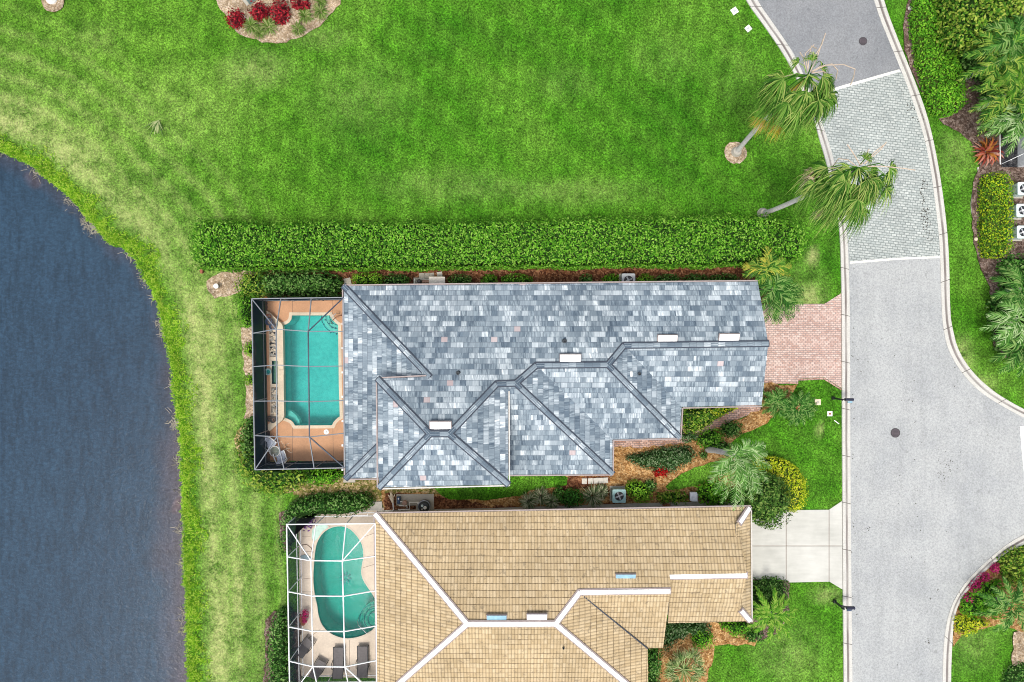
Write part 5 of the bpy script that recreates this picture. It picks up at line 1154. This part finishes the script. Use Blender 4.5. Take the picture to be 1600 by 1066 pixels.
sp = spec(1.35, 1.1, 14, 16, (170, 365))+spec(1.4, 1.55, 4, 26, (160, 365))+[(75, .6, .9, .9, 0), (120, .5, 1.0, .9, 0), (35, .3, 1.0, .9, 0)]+[(200, -.5, 1.1, 1.0, 1), (225, -.7, 1.4, 1.0, 1), (250, -.8, 1.5, 1.0, 1), (270, -.8, 1.5, 1.0, 1), (310, -.7, 1.2, 1.0, 1), (175, -.1, 1.3, .9, 1), (238, -.75, 2.0, .95, 2), (230, -.6, 2.2, .8, 2), (222, -.5, 2.3, .7, 2), (246, -.6, 2.1, .9, 2)]
fan_palm('tall windblown fan palm with yellow dead fronds, leaning over the upper street', (1150,238), (1262,118), Z1, sp, 5, [(1176,207,2.6),(1212,170,5.8)],
    [[(1268,112,Z1),(1283,96,Z1),(1300,74,Z1-.2),(1310,100-8,Z1-.6)] if 0 else [(1264,112,Z1),(1272,90,Z1+.3),(1284,70,Z1+.2),(1290,52,Z1)],
     [(1262,112,Z1),(1264,88,Z1+.2),(1268,72,Z1),(1276,76,Z1-.3)], [(1268,112,Z1),(1282,104,Z1),(1300,100,Z1-.2),(1309,110,Z1-.4),(1306,124,Z1-.9)], [(1270,112,Z1),(1290,102,Z1),(1318,101,Z1-.2),(1336,108,Z1-.5),(1334,120,Z1-.9),(1329,133,Z1-1.3)],
     [(1266,110,Z1),(1276,92,Z1),(1280,80,Z1)], [(1259,112,Z1),(1256,92,Z1),(1250,82,Z1-.2)], [(1262,110,Z1),(1258,84,Z1+.2),(1272,70,Z1)], [(1268,114,Z1),(1286,112,Z1),(1298,118,Z1-.5),(1296,130,Z1-1)], [(1266,112,Z1),(1278,86,Z1),(1286,62,Z1+.1)]])
sp = spec(1.3, 1.1, 15, 14, (170, 372))+spec(1.4, 1.6, 9, 28, (165, 372))+[(200, .1, 1.9, 1.0, 0), (188, .2, 2.0, .9, 0), (60, .5, .8, 1.0, 0), (5, 0, 1.7, 1.0, 0), (350, -.1, 1.9, .95, 0), (255, -.6, 2.2, 1.1, 0), (265, -.4, 1.8, 1.0, 0)]+[(176, .0, 1.8, .9, 1), (184, .1, 2.0, .9, 1), (240, -.6, 2.0, .9, 1), (250, -.9, 2.4, .8, 1)]
fan_palm('tall fan palm leaning over the paver band of the street, south of the yellowing one', (1192,334), (1341,262), Z1, sp, 6, [(1215,326,2.4),(1268,302,5.8)],
    [[(1344,258,Z1),(1336,244,Z1),(1328,232,Z1),(1324,226,Z1)], [(1346,258,Z1),(1352,244,Z1),(1358,233,Z1)], [(1350,256,Z1),(1362,246,Z1),(1376,234,Z1),(1385,222,Z1)], [(1352,256,Z1),(1366,238,Z1),(1384,224,Z1)],
     [(1356,260,Z1),(1380,260,Z1),(1410,263,Z1),(1430,266,Z1)], [(1340,262,Z1),(1326,250,Z1),(1310,248,Z1-.3),(1300,262,Z1-1)]])
# silver-green arching palm over the front garden
feather_palm('silvery green palm with windswept drooping fronds, beside the yellow hedge ring', 1150, 711, 5.0,
    [(35,.5,2.1,.4,0),(58,.7,1.6,.5,0),(15,.4,2.0,.5,0),(350,.2,2.4,.6,0),(330,.3,2.4,.6,0),(312,.2,2.6,.55,0),(296,.3,2.7,.6,0),(280,.2,2.9,.5,0),(268,.4,2.9,.55,0),(256,.2,2.6,.6,0),(240,.3,2.3,.6,0),(222,.3,2.0,.6,0),(200,.5,1.6,.5,0),(320,.6,1.9,.5,0),(285,.7,2.0,.5,0),(262,.8,1.7,.5,0),(120,.8,1.0,.5,0),(305,.5,2.3,.5,0)],
    [F_BIG], base=(1106,702), tr=.17, ll=.66, nl=34, wl=.055, ldroop=.75, wind=Vector((.05,-.22,0)), seed=3)
feather_palm('yellow tipped feather palm beside the north east roof corner', 1197, 423, 2.6, [(88,.5,1.6,.4,1),(70,.6,1.3,.4,0),(12,.3,1.7,.4,1),(350,.3,1.7,.5,1),(30,.5,1.4,.4,0),(168,.3,1.4,.5,1),(150,.5,1.2,.4,0),(190,.2,1.3,.5,0),(300,.4,1.5,.5,0),(270,.4,1.4,.5,0),(235,.5,1.1,.5,0),(110,.7,1.0,.4,1)],
    [F_MIX, leafm('yellow_tip_frond', [(.06,.18,.02),(.25,.33,.05),(.45,.42,.06)])], tr=.09, ll=.55, nl=20, wl=.075)
feather_palm('dense dark green palm leaning over the pink driveway corner', 1210, 450, 2.6, ringf(10,1.6,(.1,.6),(.4,.7),5,(0,),-95)+[(d,.3,1.9,.6,0) for d in (-110,-95,-80,-65,-50,-35,-20,-5,10,-88,-58)], [F_GRN], tr=.10, ll=.55, nl=20, wl=.08, wind=Vector((.15,-.2,0)))
feather_palm('small dark cycad nearest the garage wall by the driveway', 1214, 628, .8, ringf(20,1.05,(.1,.6),(.3,.6),6), [F_GRN], tr=.12, ll=.30, nl=18, wl=.055, name='cycad', cat='cycad')
feather_palm('dark green cycad with a rusty heart, nearer the lawn', 1249, 638, .9, ringf(22,1.25,(.1,.6),(.3,.6),7), [F_GRN], tr=.12, ll=.32, nl=20, wl=.055, name='cycad', cat='cycad')
tag(foliage(blob(1249,637,4,4), 1.3, .3, [L_ORAN, TWIG], 90, .09), 'rusty brown cone at the heart of the cycad', 'plant')
feather_palm('bright lime green palm star at the front corner of the tiled villa', 1206, 961, 2.2, ringf(17,1.75,(.1,.5),(.3,.5),8), [F_LIME], tr=.12, ll=.36, nl=26, wl=.085, ang=.8)
t = thing('silver_fan_palm', 'pale silvery fan palm by the porch of the tiled villa', 'palm', P(1068, 1046)); c = P(1068, 1046, 1.6); sm = SM(); rd = random.Random(4)
obj('trunk', MB().tube([P(1068,1046,-.1), P(1068,1046,1.5)], [.18,.14], 10), WOOD, t)
for i in range(30): fan(sm, c, math.radians(i*137.5), rd.uniform(.15, 1.0), rd.uniform(.7, 1.15), .95, rd, Vector((0,0,0)), 0, 65, 18, .08, fw_=.045)
sm.make('crown', [F_SILV], t)
for i, (px, py, z, n, L, lab, m) in enumerate([(1562,92,3.0,13,2.3,'arching palm nearest the curved hedge at the right photo edge',F_MIX),(1590,60,3.4,12,2.2,'dark green palm under the leafy crown at the top right',F_GRN),(1575,148,2.6,13,2.1,'yellowing palm above the gravel strip on the right',F_MIX),(1597,178,2.6,12,2.1,'palm overhanging the fenced gravel strip',F_BIG),
        (1600,110,3.0,12,2.2,'palm behind the yellowing one, cut by the right photo edge',F_LIME),(1598,452,1.8,14,1.9,'palm spreading over the bark bed, upper of the lower right group',F_GRN),(1592,498,1.8,15,1.9,'palm in the middle of the lower right group',F_BIG),(1597,540,1.6,14,1.8,'palm lowest of the lower right group',F_GRN)]):
    feather_palm(lab, px, py, z, ringf(n, L, (.1,.7), (.35,.7), 30+i), [m], tr=.12, ll=.62, nl=22, wl=.085, group='palms along the right photo edge', wind=Vector((-.08,-.10,0)))
feather_palm('green palm on the corner bed behind the pink flowers', 1580, 946, 1.8, ringf(14,1.9,(.1,.6),(.35,.6),50), [F_GRN], tr=.12, ll=.5, nl=22, wl=.08)
t = thing('palm_trunk_ring', 'pale palm trunk base in its mulch ring at the top left photo edge', 'palm', P(82, -1)); b = P(82, -1, 0); c = P(-90, -125, 9)
obj('trunk', MB().tube([b, b.lerp(c, .3)+Vector((0,0,.3)), c], [.22,.16,.13], 12), PTR, t); obj('root_flare', MB().lathe(b, [(.40,-.05),(.36,.15),(.24,.35)], 14), WHITE, t)
sm = SM(); rd = random.Random(4)
for i in range(20): fan(sm, c, math.radians(i*19), rd.uniform(-.3, .8), 1.2, 1.1, rd, WIND, 0)
sm.make('crown', [F_WASH], t)
sm = SM(); rd = random.Random(8); q = P(248, 188, .05)
for i in range(16):
    a = math.radians(200+i*6.5); L = rd.uniform(.6, 1.2); d = Vector((math.cos(a), math.sin(a), 0)); sm.strip([q, q+d*L*.5+Vector((0,0,.06)), q+d*L+Vector((0,0,-.02))], [.02, .07, .02], Vector((-d.y, d.x, 0)))
sm.strip([q+Vector((.12,.1,.01)), q], [.04,.05], Vector((.5,-.5,0)))
tag(sm.make('fallen_frond', [F_SILV]), 'fallen pale fan frond lying on the lawn near the pond', 'palm frond')
# flowers in the cages
t = thing('bougainvillea', 'purple flowering plant in the north west corner of the beige deck', 'plant', P(476, 817)); obj('pot', MB().lathe(P(476,816,.06), [(.2,0),(.28,.4),(.25,.4)], 14), TERRA, t)
foliage(blob(476,817,11,9,seed=1), 1.1, .35, [L_PURP, plain('purple_twigs', (.06,.03,.08))], 110, .15, h0=.45, rag=.25, clump=.2, name='blossom', parent=t)  # purple core carries painted shade behind the blossom
t = thing('flower_pot', 'magenta flowers in a pot by the west wall of the white cage', 'planter', P(475, 965)); obj('pot', MB().lathe(P(475,965,.06), [(.16,0),(.22,.35),(.2,.35)], 14), TERRA, t)
foliage(blob(475,962,5,6.5,seed=2), .75, .25, [L_PINK, TWIG], 200, .10, h0=.35, rag=.06, name='blossom', parent=t)
t = thing('flower_pot', 'smaller magenta flower pot just south of the larger one', 'planter', P(475, 972)); obj('pot', MB().lathe(P(475,972,.06), [(.1,0),(.15,.25),(.13,.25)], 14), TERRA, t)
foliage(blob(475,972,3.6,3.6,seed=3), .6, .2, [L_PINK, TWIG], 200, .09, h0=.3, rag=.04, name='blossom', parent=t)

# ------------------------------------------------------------------ grass on the bank and reeds in the water
bm_ = SM(); rd = random.Random(2)
vis = [p for p in shore if -36 < p.x < -18 and -25 < p.y < 16]
vis = resample([Vector((p.x, p.y, 0)) for p in vis], 900)
for i in range(len(vis)-1):
    a, b = vis[i], vis[i+1]; d = (b-a).normalized(); nn = Vector((-d.y, d.x, 0))
    for k in range(15):
        t = rd.random(); wd = .75+.28*math.sin(i*.05)+.22*math.sin(i*.17+2); off = rd.uniform(-.10, wd) if rd.random() < .88 else rd.uniform(.5, 1.2); p = a.lerp(b, t)+nn*off*(1+.35*math.sin(i*.07)); az = rd.uniform(0, 6.28); L = rd.uniform(.08, .26); h = rd.uniform(.03, .17)
        e = Vector((math.cos(az), math.sin(az), 0)); bm_.strip([p, p+e*L*.5+Vector((0,0,h)), p+e*L+Vector((0,0,h*.7))], [.03, .045, .008], Vector((-e.y, e.x, 0)))
tag(bm_.make('bank_grass', [SHOREG]), kind='stuff')
sm = SM()
for cx, cy, n_, sp_ in ((112,312,50,9),(140,345,170,14),(152,352,120,9),(205,390,70,10),(228,435,60,9),(243,462,50,7),(252,505,50,7),(256,522,40,6),(270,600,30,5),(277,655,80,10),(273,665,40,6),(283,690,40,6),(281,720,60,8),(283,770,30,6),(284,830,40,8),(287,880,50,9),(290,960,50,9),(287,985,30,7),(4,236,20,12),(57,268,30,8),(45,258,20,10)):
    for k in range(n_):
        q = P(cx+rd.gauss(0, sp_*.5), cy+rd.gauss(0, sp_*.7), ZW+.01); az = rd.uniform(0, 6.28); L = rd.uniform(.12, .45); e = Vector((math.cos(az), math.sin(az), 0)); w_ = e.orthogonal()
        sm.strip([q, q+e*L*.5+Vector((0,0,.06)), q+e*L+Vector((math.sin(k)*.1,0,.02))], [.02, .03, .01], Vector((-e.y, e.x, 0)))
tag(sm.make('dry_reeds', [DEADG]), kind='stuff')
# ------------------------------------------------------------------ small things
def ac_unit(label, px, py, s, h, mat, group=None, z=0.0):
    q = P(px, py, 0); q = P(px, py, h); q.z = z; t = thing('air_conditioner', label, 'air conditioner', q, 0, group); hs = s/2; r = s*.10
    def rr(d):
        o = []
        for cx, cy, a in ((1,1,0),(-1,1,90),(-1,-1,180),(1,-1,270)):
            for k in range(4): t_ = math.radians(a+k*30); o.append((q.x+cx*(hs-r-d)+r*math.cos(t_), q.y+cy*(hs-r-d)+r*math.sin(t_)))
        return o
    circ = [(q.x+s*.34*math.cos(i*math.pi/12), q.y+s*.34*math.sin(i*math.pi/12)) for i in range(24)]
    obj('body', MB().prism(rr(.03), z+.05, z+h-.06).prism(rr(0), z+h-.06, z+h, holes=[circ]), mat, t)
    obj('base_pad', MB().prism([(q.x-hs-.06,q.y-hs-.06),(q.x+hs+.06,q.y-hs-.06),(q.x+hs+.06,q.y+hs+.06),(q.x-hs-.06,q.y+hs+.06)], z, z+.05), CONC, t)
    obj('fan_well', MB().prism(circ, z+h-.058, z+h-.05), BLACK, t)
    mb = MB()
    for k in range(4):
        a = k*math.pi/2+.4; mb.box((q.x+s*.17*math.cos(a), q.y+s*.17*math.sin(a), z+h-.035), (s*.26, s*.11, .012), rz=a)
    obj('fan_blades', mb, GREYM, t); obj('fan_hub', MB().lathe((q.x, q.y, z+h-.04), [(s*.08,0),(s*.07,.03)], 12), GREYM if mat is not PALEM else WHITE, t)
    g = MB()
    for rr_ in (.12, .20, .28): g.tube([(q.x+s*rr_*math.cos(i*math.pi/10), q.y+s*rr_*math.sin(i*math.pi/10), z+h+.005) for i in range(21)], .006, 4, False)
    obj('fan_guard', g, BLACK, t); return t
ac_unit('teal air conditioner on the straw mulch between the two villas', 967.5, 775.5, .86, .85, TEALM)
ac_unit('grey air conditioner half hidden under the north eave of the slate roof', 982, 438, .86, .80, GREYM)
for i, (px, py, lab) in enumerate([(1599,295,'pale air conditioner, upper of three at the right photo edge'),(1597,329,'pale air conditioner, middle of three at the right photo edge'),(1598,363,'pale air conditioner, lower of three at the right photo edge')]):
    ac_unit(lab, px, py, .82, .8, PALEM, 'air conditioners at the right photo edge', .07)
for i, (px, py, lab, x2) in enumerate([(1301,622,'black roadside mailbox south of the pink paver driveway',1),(1303,939,'black roadside mailbox south of the concrete driveway',-1)]):
    b = P(px, py, 0); t = thing('mailbox', lab, 'mailbox', b, 0, 'black mailboxes on the kerb')
    obj('post', MB().box(b+Vector((0,0,.65)), (.10,.10,1.3)).lathe(b+Vector((0,0,1.3)), [(.07,0),(.05,.06),(.01,.12)], 8), BLACK, t)
    obj('post_base', MB().box(b+Vector((0,0,.1)), (.18,.18,.2)), BLACK, t); obj('arm', MB().bar(b+Vector((0,0,1.02)), b+Vector((.75,0,1.02)), .06, .08).bar(b+Vector((.05,0,.7)), b+Vector((.4,0,1.0)), .04, .04), BLACK, t)
    c = b+Vector((.48,0,1.08)); mb = MB(); pr = [(-.085,0),(.085,0),(.085,.12),(.06,.18),(0,.205),(-.06,.18),(-.085,.12)]
    V = [c+Vector((x, y, z)) for x in (-.25,.27) for y, z in pr]; n = 7
    mb.add(V, [(i_, (i_+1) % n, n+(i_+1) % n, n+i_) for i_ in range(n)]+[tuple(range(n))[::-1], tuple(n+i_ for i_ in range(n))]); obj('box', mb, plain('dark_blue_black_metal', (.02,.022,.045), .35, .5), t)
    obj('door', MB().box(c+Vector((.285,0,.09)), (.02,.15,.17)), GREYM, t); obj('flag', MB().box(c+Vector((.05,-.10,.17)), (.16,.015,.07)), SKYB if x2 > 0 else GREYM, t)
    obj('newspaper_tube', MB().box(c+Vector((-.02 if x2 < 0 else .1,-.17,.0)), (.28,.10,.10)), SKYB if x2 > 0 else NAVY, t)
def cover(label, px, py, rz, mat, mat2, s=.40):
    q = P(px, py, .01); t = thing('valve_cover', label, 'utility cover', q, 0, 'square utility covers in the lawn'); obj('frame', MB().box(q+Vector((0,0,.02)), (s,s,.05), rz), mat, t); obj('lid', MB().lathe(q+Vector((0,0,.045)), [(s*.24,0),(s*.23,.012)], 14), mat2, t)
cover('white square utility cover, upper of the two by the upper kerb', 1147.5, 17.5, .6, WHITE, GREYM); cover('white square utility cover, lower of the two by the upper kerb', 1169, 45, .7, WHITE, GREYM, .36)
cover('pale mossy utility cover beside the rusty hearted cycad', 1277.5, 628.5, 0, CREAM, CONC, .38); cover('white utility cover with a brown lid near the mailbox', 1296.3, 646.5, 0, WHITE, TERRA, .32)
tag(obj('paper_stick', MB().bar(P(1303.5,657,.03), P(1311,662.5,.03), .05, .03), WHITE), 'short white stick lying in the grass below the mailbox', 'litter')
def manhole(label, px, py, r, z):
    q = P(px, py, z); t = thing('manhole_cover', label, 'manhole cover', q, 0, 'round manhole covers in the street'); obj('ring', MB().lathe(q, [(r,0),(r,.012),(r*.86,.012)], 28), IRON, t); mb = MB().lathe(q+Vector((0,0,.010)), [(r*.82,0),(r*.8,.010)], 28)
    obj('lid', mb, plain('worn_iron', (.085,.07,.08), .6), t); g = MB()
    for k in range(-2, 3): g.box(q+Vector((0, k*r*.28, .026)), (r*1.2*math.sqrt(1-(k*.28)**2), .03, .01))
    obj('ribs', g, IRON, t)
manhole('dark round manhole cover on the darker upper asphalt', 1348.5, 64.5, .27, .062); manhole('larger round manhole cover on the pale street', 1399, 676.5, .31, .057)
t = thing('garden_light', 'small pale bollard light on the straw patch by the hedge end', 'garden light', P(342, 448)); q = P(342, 448, 0); obj('post', MB().lathe(q, [(.10,0),(.09,.35),(.12,.36),(.12,.40)], 14), CONC, t); obj('cap', MB().lathe(q+Vector((0,0,.42)), [(.17,0),(.16,.05),(.05,.10)], 14), WHITE, t)
t = thing('electric_box', 'white electric box on the mulch beside the tiled villa', 'utility box', P(1084, 776)); obj('body', MB().box(P(1083.5,776,.35), (.40,.50,.70)), GREYM, t); obj('lid', MB().box(P(1083.5,776,.72), (.44,.54,.04)), plain('pale_grey_lid', (.62,.64,.70)), t)
t = thing('utility_cabinet', 'cream utility cabinet standing against the north wall', 'cabinet', P(683, 439)); obj('body', MB().box(P(683,441,.5), (.95,.62,1.0)), CREAM, t); obj('lid', MB().box(P(683,441,1.03), (1.0,.66,.06)), plain('cream_lid', (.60,.56,.50)), t)
t = thing('pool_pump', 'pool pump with pale pipes on a slab beside the cream cabinet', 'pump', P(662, 441)); obj('base_slab', MB().box(P(662,440,.05), (1.3,.5,.1)), CONC, t)
q = P(662, 439.5, .3); obj('motor', MB().tube([q+Vector((-.1,0,0)), q+Vector((.35,0,0))], .12, 12), WOODM, t); obj('strainer', MB().lathe(q+Vector((-.28,0,-.2)), [(.13,0),(.13,.3),(.10,.34)], 12), BLACK, t)
obj('pipe', MB().tube([q+Vector((-.28,0,0)), q+Vector((-.55,0,0)), q+Vector((-.55,.1,.3)), q+Vector((-.55,-.3,.4))], .035, 8), PVC, t); obj('pipe', MB().tube([q+Vector((.35,.1,.15)), q+Vector((0,.12,.2)), q+Vector((-.2,.12,.2))], .03, 8), PVC, t)
for i, (px, py, s, lab) in enumerate([(659,431,.36,'pale stepping stone, first of the row north of the slate roof'),(667,431,.34,'pale stepping stone, second of the row north of the slate roof'),(674.5,430.5,.34,'pale stepping stone, third of the row north of the slate roof'),(687,429,.34,'pale stepping stone set apart above the cream cabinet'),(543,440,.45,'brownish stepping stone at the north west roof corner')]):
    tag(obj('stepping_stone', MB().box(P(px,py,.05), (s,s*.95,.07), rz=.05*i), CONC if i != 3 else STONE), lab, 'stone', 'stepping stones north of the slate roof')
for i, px in enumerate((913, 922.5, 931, 938.5, 946)):
    tag(obj('stepping_stone', MB().box(P(px,752-.7*i*.5,.07), (.32,.36,.07), rz=.06*(i % 3)), STONE), 'pale square stepping stone, %s from the west in the row south of the slates' % ('first','second','third','fourth','fifth')[i], 'stone', 'stepping stones south of the slate roof')
tag(obj('stone_slab', MB().prism([tuple(P(a,b,.1).xy) for a, b in ((578,784),(597,784),(597,798),(577,798))], 0, .10), STONE), 'pale square slab on the mulch by the white cage corner', 'slab')
tag(obj('stone_slab', MB().prism([tuple(P(a,b,.1).xy) for a, b in ((537,749),(555,749),(555,754),(536,754))], 0, .10), CONC), 'long grey slab under the south west roof corner', 'slab')
# pool equipment pad of the tiled villa
t = thing('pool_equipment', 'pool filter and pump with white pipes on a concrete pad between the villas', 'pool equipment', P(649, 785))
obj('base_slab', MB().prism(PX([(619.5,772.5),(678,772),(678,796),(665,798.5),(650,798),(650,790),(619,790)], .08), 0, .08), CONC, t)
q = P(664.5, 788, .0); q.z = .08; obj('filter_tank', MB().lathe(q, [(.30,0),(.36,.1),(.36,.62),(.30,.70),(.12,.76)], 24), BLACK, t, smooth=False); obj('clamp_ring', MB().tube([q+Vector((.37*math.cos(i*math.pi/12), .37*math.sin(i*math.pi/12), .52)) for i in range(25)], .028, 6, False), plain('grey_blue_ring', (.36,.38,.46), .4), t)
obj('valve_knob', MB().lathe(q+Vector((.09,-.02,.74)), [(.11,0),(.11,.05),(.08,.07)], 12), PVC, t); obj('gauge', MB().lathe(q+Vector((-.09,.1,.74)), [(.08,0),(.08,.05)], 12), PALEM, t); obj('gauge', MB().lathe(q+Vector((-.1,-.12,.72)), [(.06,0),(.06,.05)], 10), CONC, t)
q = P(624, 779, .08); obj('pump', MB().tube([q+Vector((0,.18,.18)), q+Vector((0,-.28,.18))], .12, 12), NAVY, t); obj('pump_knob', MB().lathe(q+Vector((0,.05,.3)), [(.05,0),(.05,.05)], 8), WHITE, t)
q = P(633, 785, .08); obj('motor', MB().lathe(q, [(.16,0),(.16,.26),(.1,.30)], 14), WOODM, t)
def pipe(*pts): obj('pipe', MB().tube([P(*p) for p in pts], .042, 8), PVC, t)
pipe((623,784,.3),(629,784,.3)); pipe((623,790,.3),(636,790.5,.3),(636,794,.3)); pipe((655,785,.45),(640,785,.45),(640,796,.45),(622,796.5,.4)); pipe((652,786.5,.5),(656,787,.5)); pipe((614,786,.35),(615,796,.35),(611,801,.3)); pipe((626,798,.3),(622,796,.3))
tag(obj('driftwood', MB().tube([P(611,770,.1), P(612,778,.2), P(614,786,.3)], [.05,.14,.06], 7).tube([P(607,774,.1), P(612,780,.2)], .04, 6).tube([P(617,773,.1), P(613,780,.2)], .04, 6), CREAM), 'pale bare stump beside the pool equipment pad', 'stump')
t = thing('transformer', 'teal utility box at the top edge of the round flower bed', 'utility box', P(389, -2)); obj('body', MB().box(P(389,-5,.4), (.55,.5,.8), rz=.7), TEALM, t); obj('base_pad', MB().box(P(388,-4,.05), (.85,.8,.1), rz=.7), CONC, t)
tag(obj('bed_edging', MB().bar(P(377,22,.05), P(384,28,.05), .05, .06).bar(P(447,25,.05), P(450,30,.05), .05, .06), WHITE), 'short white edging bits beside the red shrubs of the top bed', 'edging')
tag(obj('rain_barrel', MB().lathe(P(1496,57,0), [(.22,0),(.26,.3),(.24,.55),(.2,.58)], 18), PALEM), 'pale round pot lid in the dark gap right of the curved hedge', 'pot')
tag(obj('path_light', MB().lathe(P(1492,47,0), [(.1,0),(.1,.3),(.16,.32),(.05,.4)], 12), WHITE), 'small white path light above the pale pot beside the curved hedge', 'garden light')
tag(obj('edging_stone', MB().prism(PX([(1527,262),(1540,258),(1562,262),(1560,267),(1540,268),(1530,274)], .05), 0, .06), STONE), 'pale stepping slab above the rounded hedge', 'slab')
tag(obj('edging_stone', MB().prism(PX([(1519,303),(1523,294),(1524,320),(1522,334),(1518,334),(1517,318)], .05), 0, .05), CONC), 'pale strip of stone along the left side of the rounded hedge', 'slab')
tag(obj('garden_stone', MB().lathe(P(1524,374,0), [(.1,0),(.13,.08),(.07,.15)], 8), CREAM), 'small tan stone at the foot of the rounded hedge', 'stone')
tag(obj('garden_stone', MB().lathe(P(1421,14,0), [(.12,0),(.15,.08),(.08,.16)], 8), STONE), 'small pale stone on the mulch left of the curved hedge', 'stone')
tag(obj('flower_urn', MB().lathe(P(318,424,0), [(.08,0),(.12,.2),(.09,.3),(.13,.34)], 12, .7, 1.5), TERRA), 'brownish garden ornament at the south west end of the long hedge', 'ornament')

# ------------------------------------------------------------------ fallen leaves and grit on the paving
sm = SM(); rd = random.Random(12)
def litter(cx, cy, sx, sy, n, z, s=.05):
    for k in range(n):
        q = P(cx+rd.gauss(0, sx), cy+rd.gauss(0, sy), z); a = rd.uniform(0, 6.28); L = s*rd.uniform(.5, 1.5); e = Vector((math.cos(a), math.sin(a), 0)); sm.strip([q, q+e*L, q+e*2*L], [L*.3, L, L*.2], Vector((-e.y, e.x, 0)), 0)
for cx, cy, sx, sy, n in ((1438,180,4,10,26),(1443,300,3,12,26),(1445,335,4,6,30),(1447,352,4,8,26),(1425,165,6,8,14),(1452,378,3,8,10)): litter(cx, cy, sx, sy, n, .075)
for cx, cy, sx, sy, n in ((1355,825,3,3,8),(1420,780,30,40,18),(1466,921,1,1,4),(1454,937,1,1,2),(1451,1002,1.5,1.5,6),(1390,900,40,60,16),(1480,700,40,30,14),(1400,560,40,50,18),(1480,730,6,8,26),(1470,745,5,6,12),(1333,560,2,120,30),(1334,860,2,120,26)): litter(cx, cy, sx, sy, n, .064, .04)
tag(sm.make('leaf_litter', [plain('dead_leaf', (.06, .055, .045), .9)]), kind='stuff')
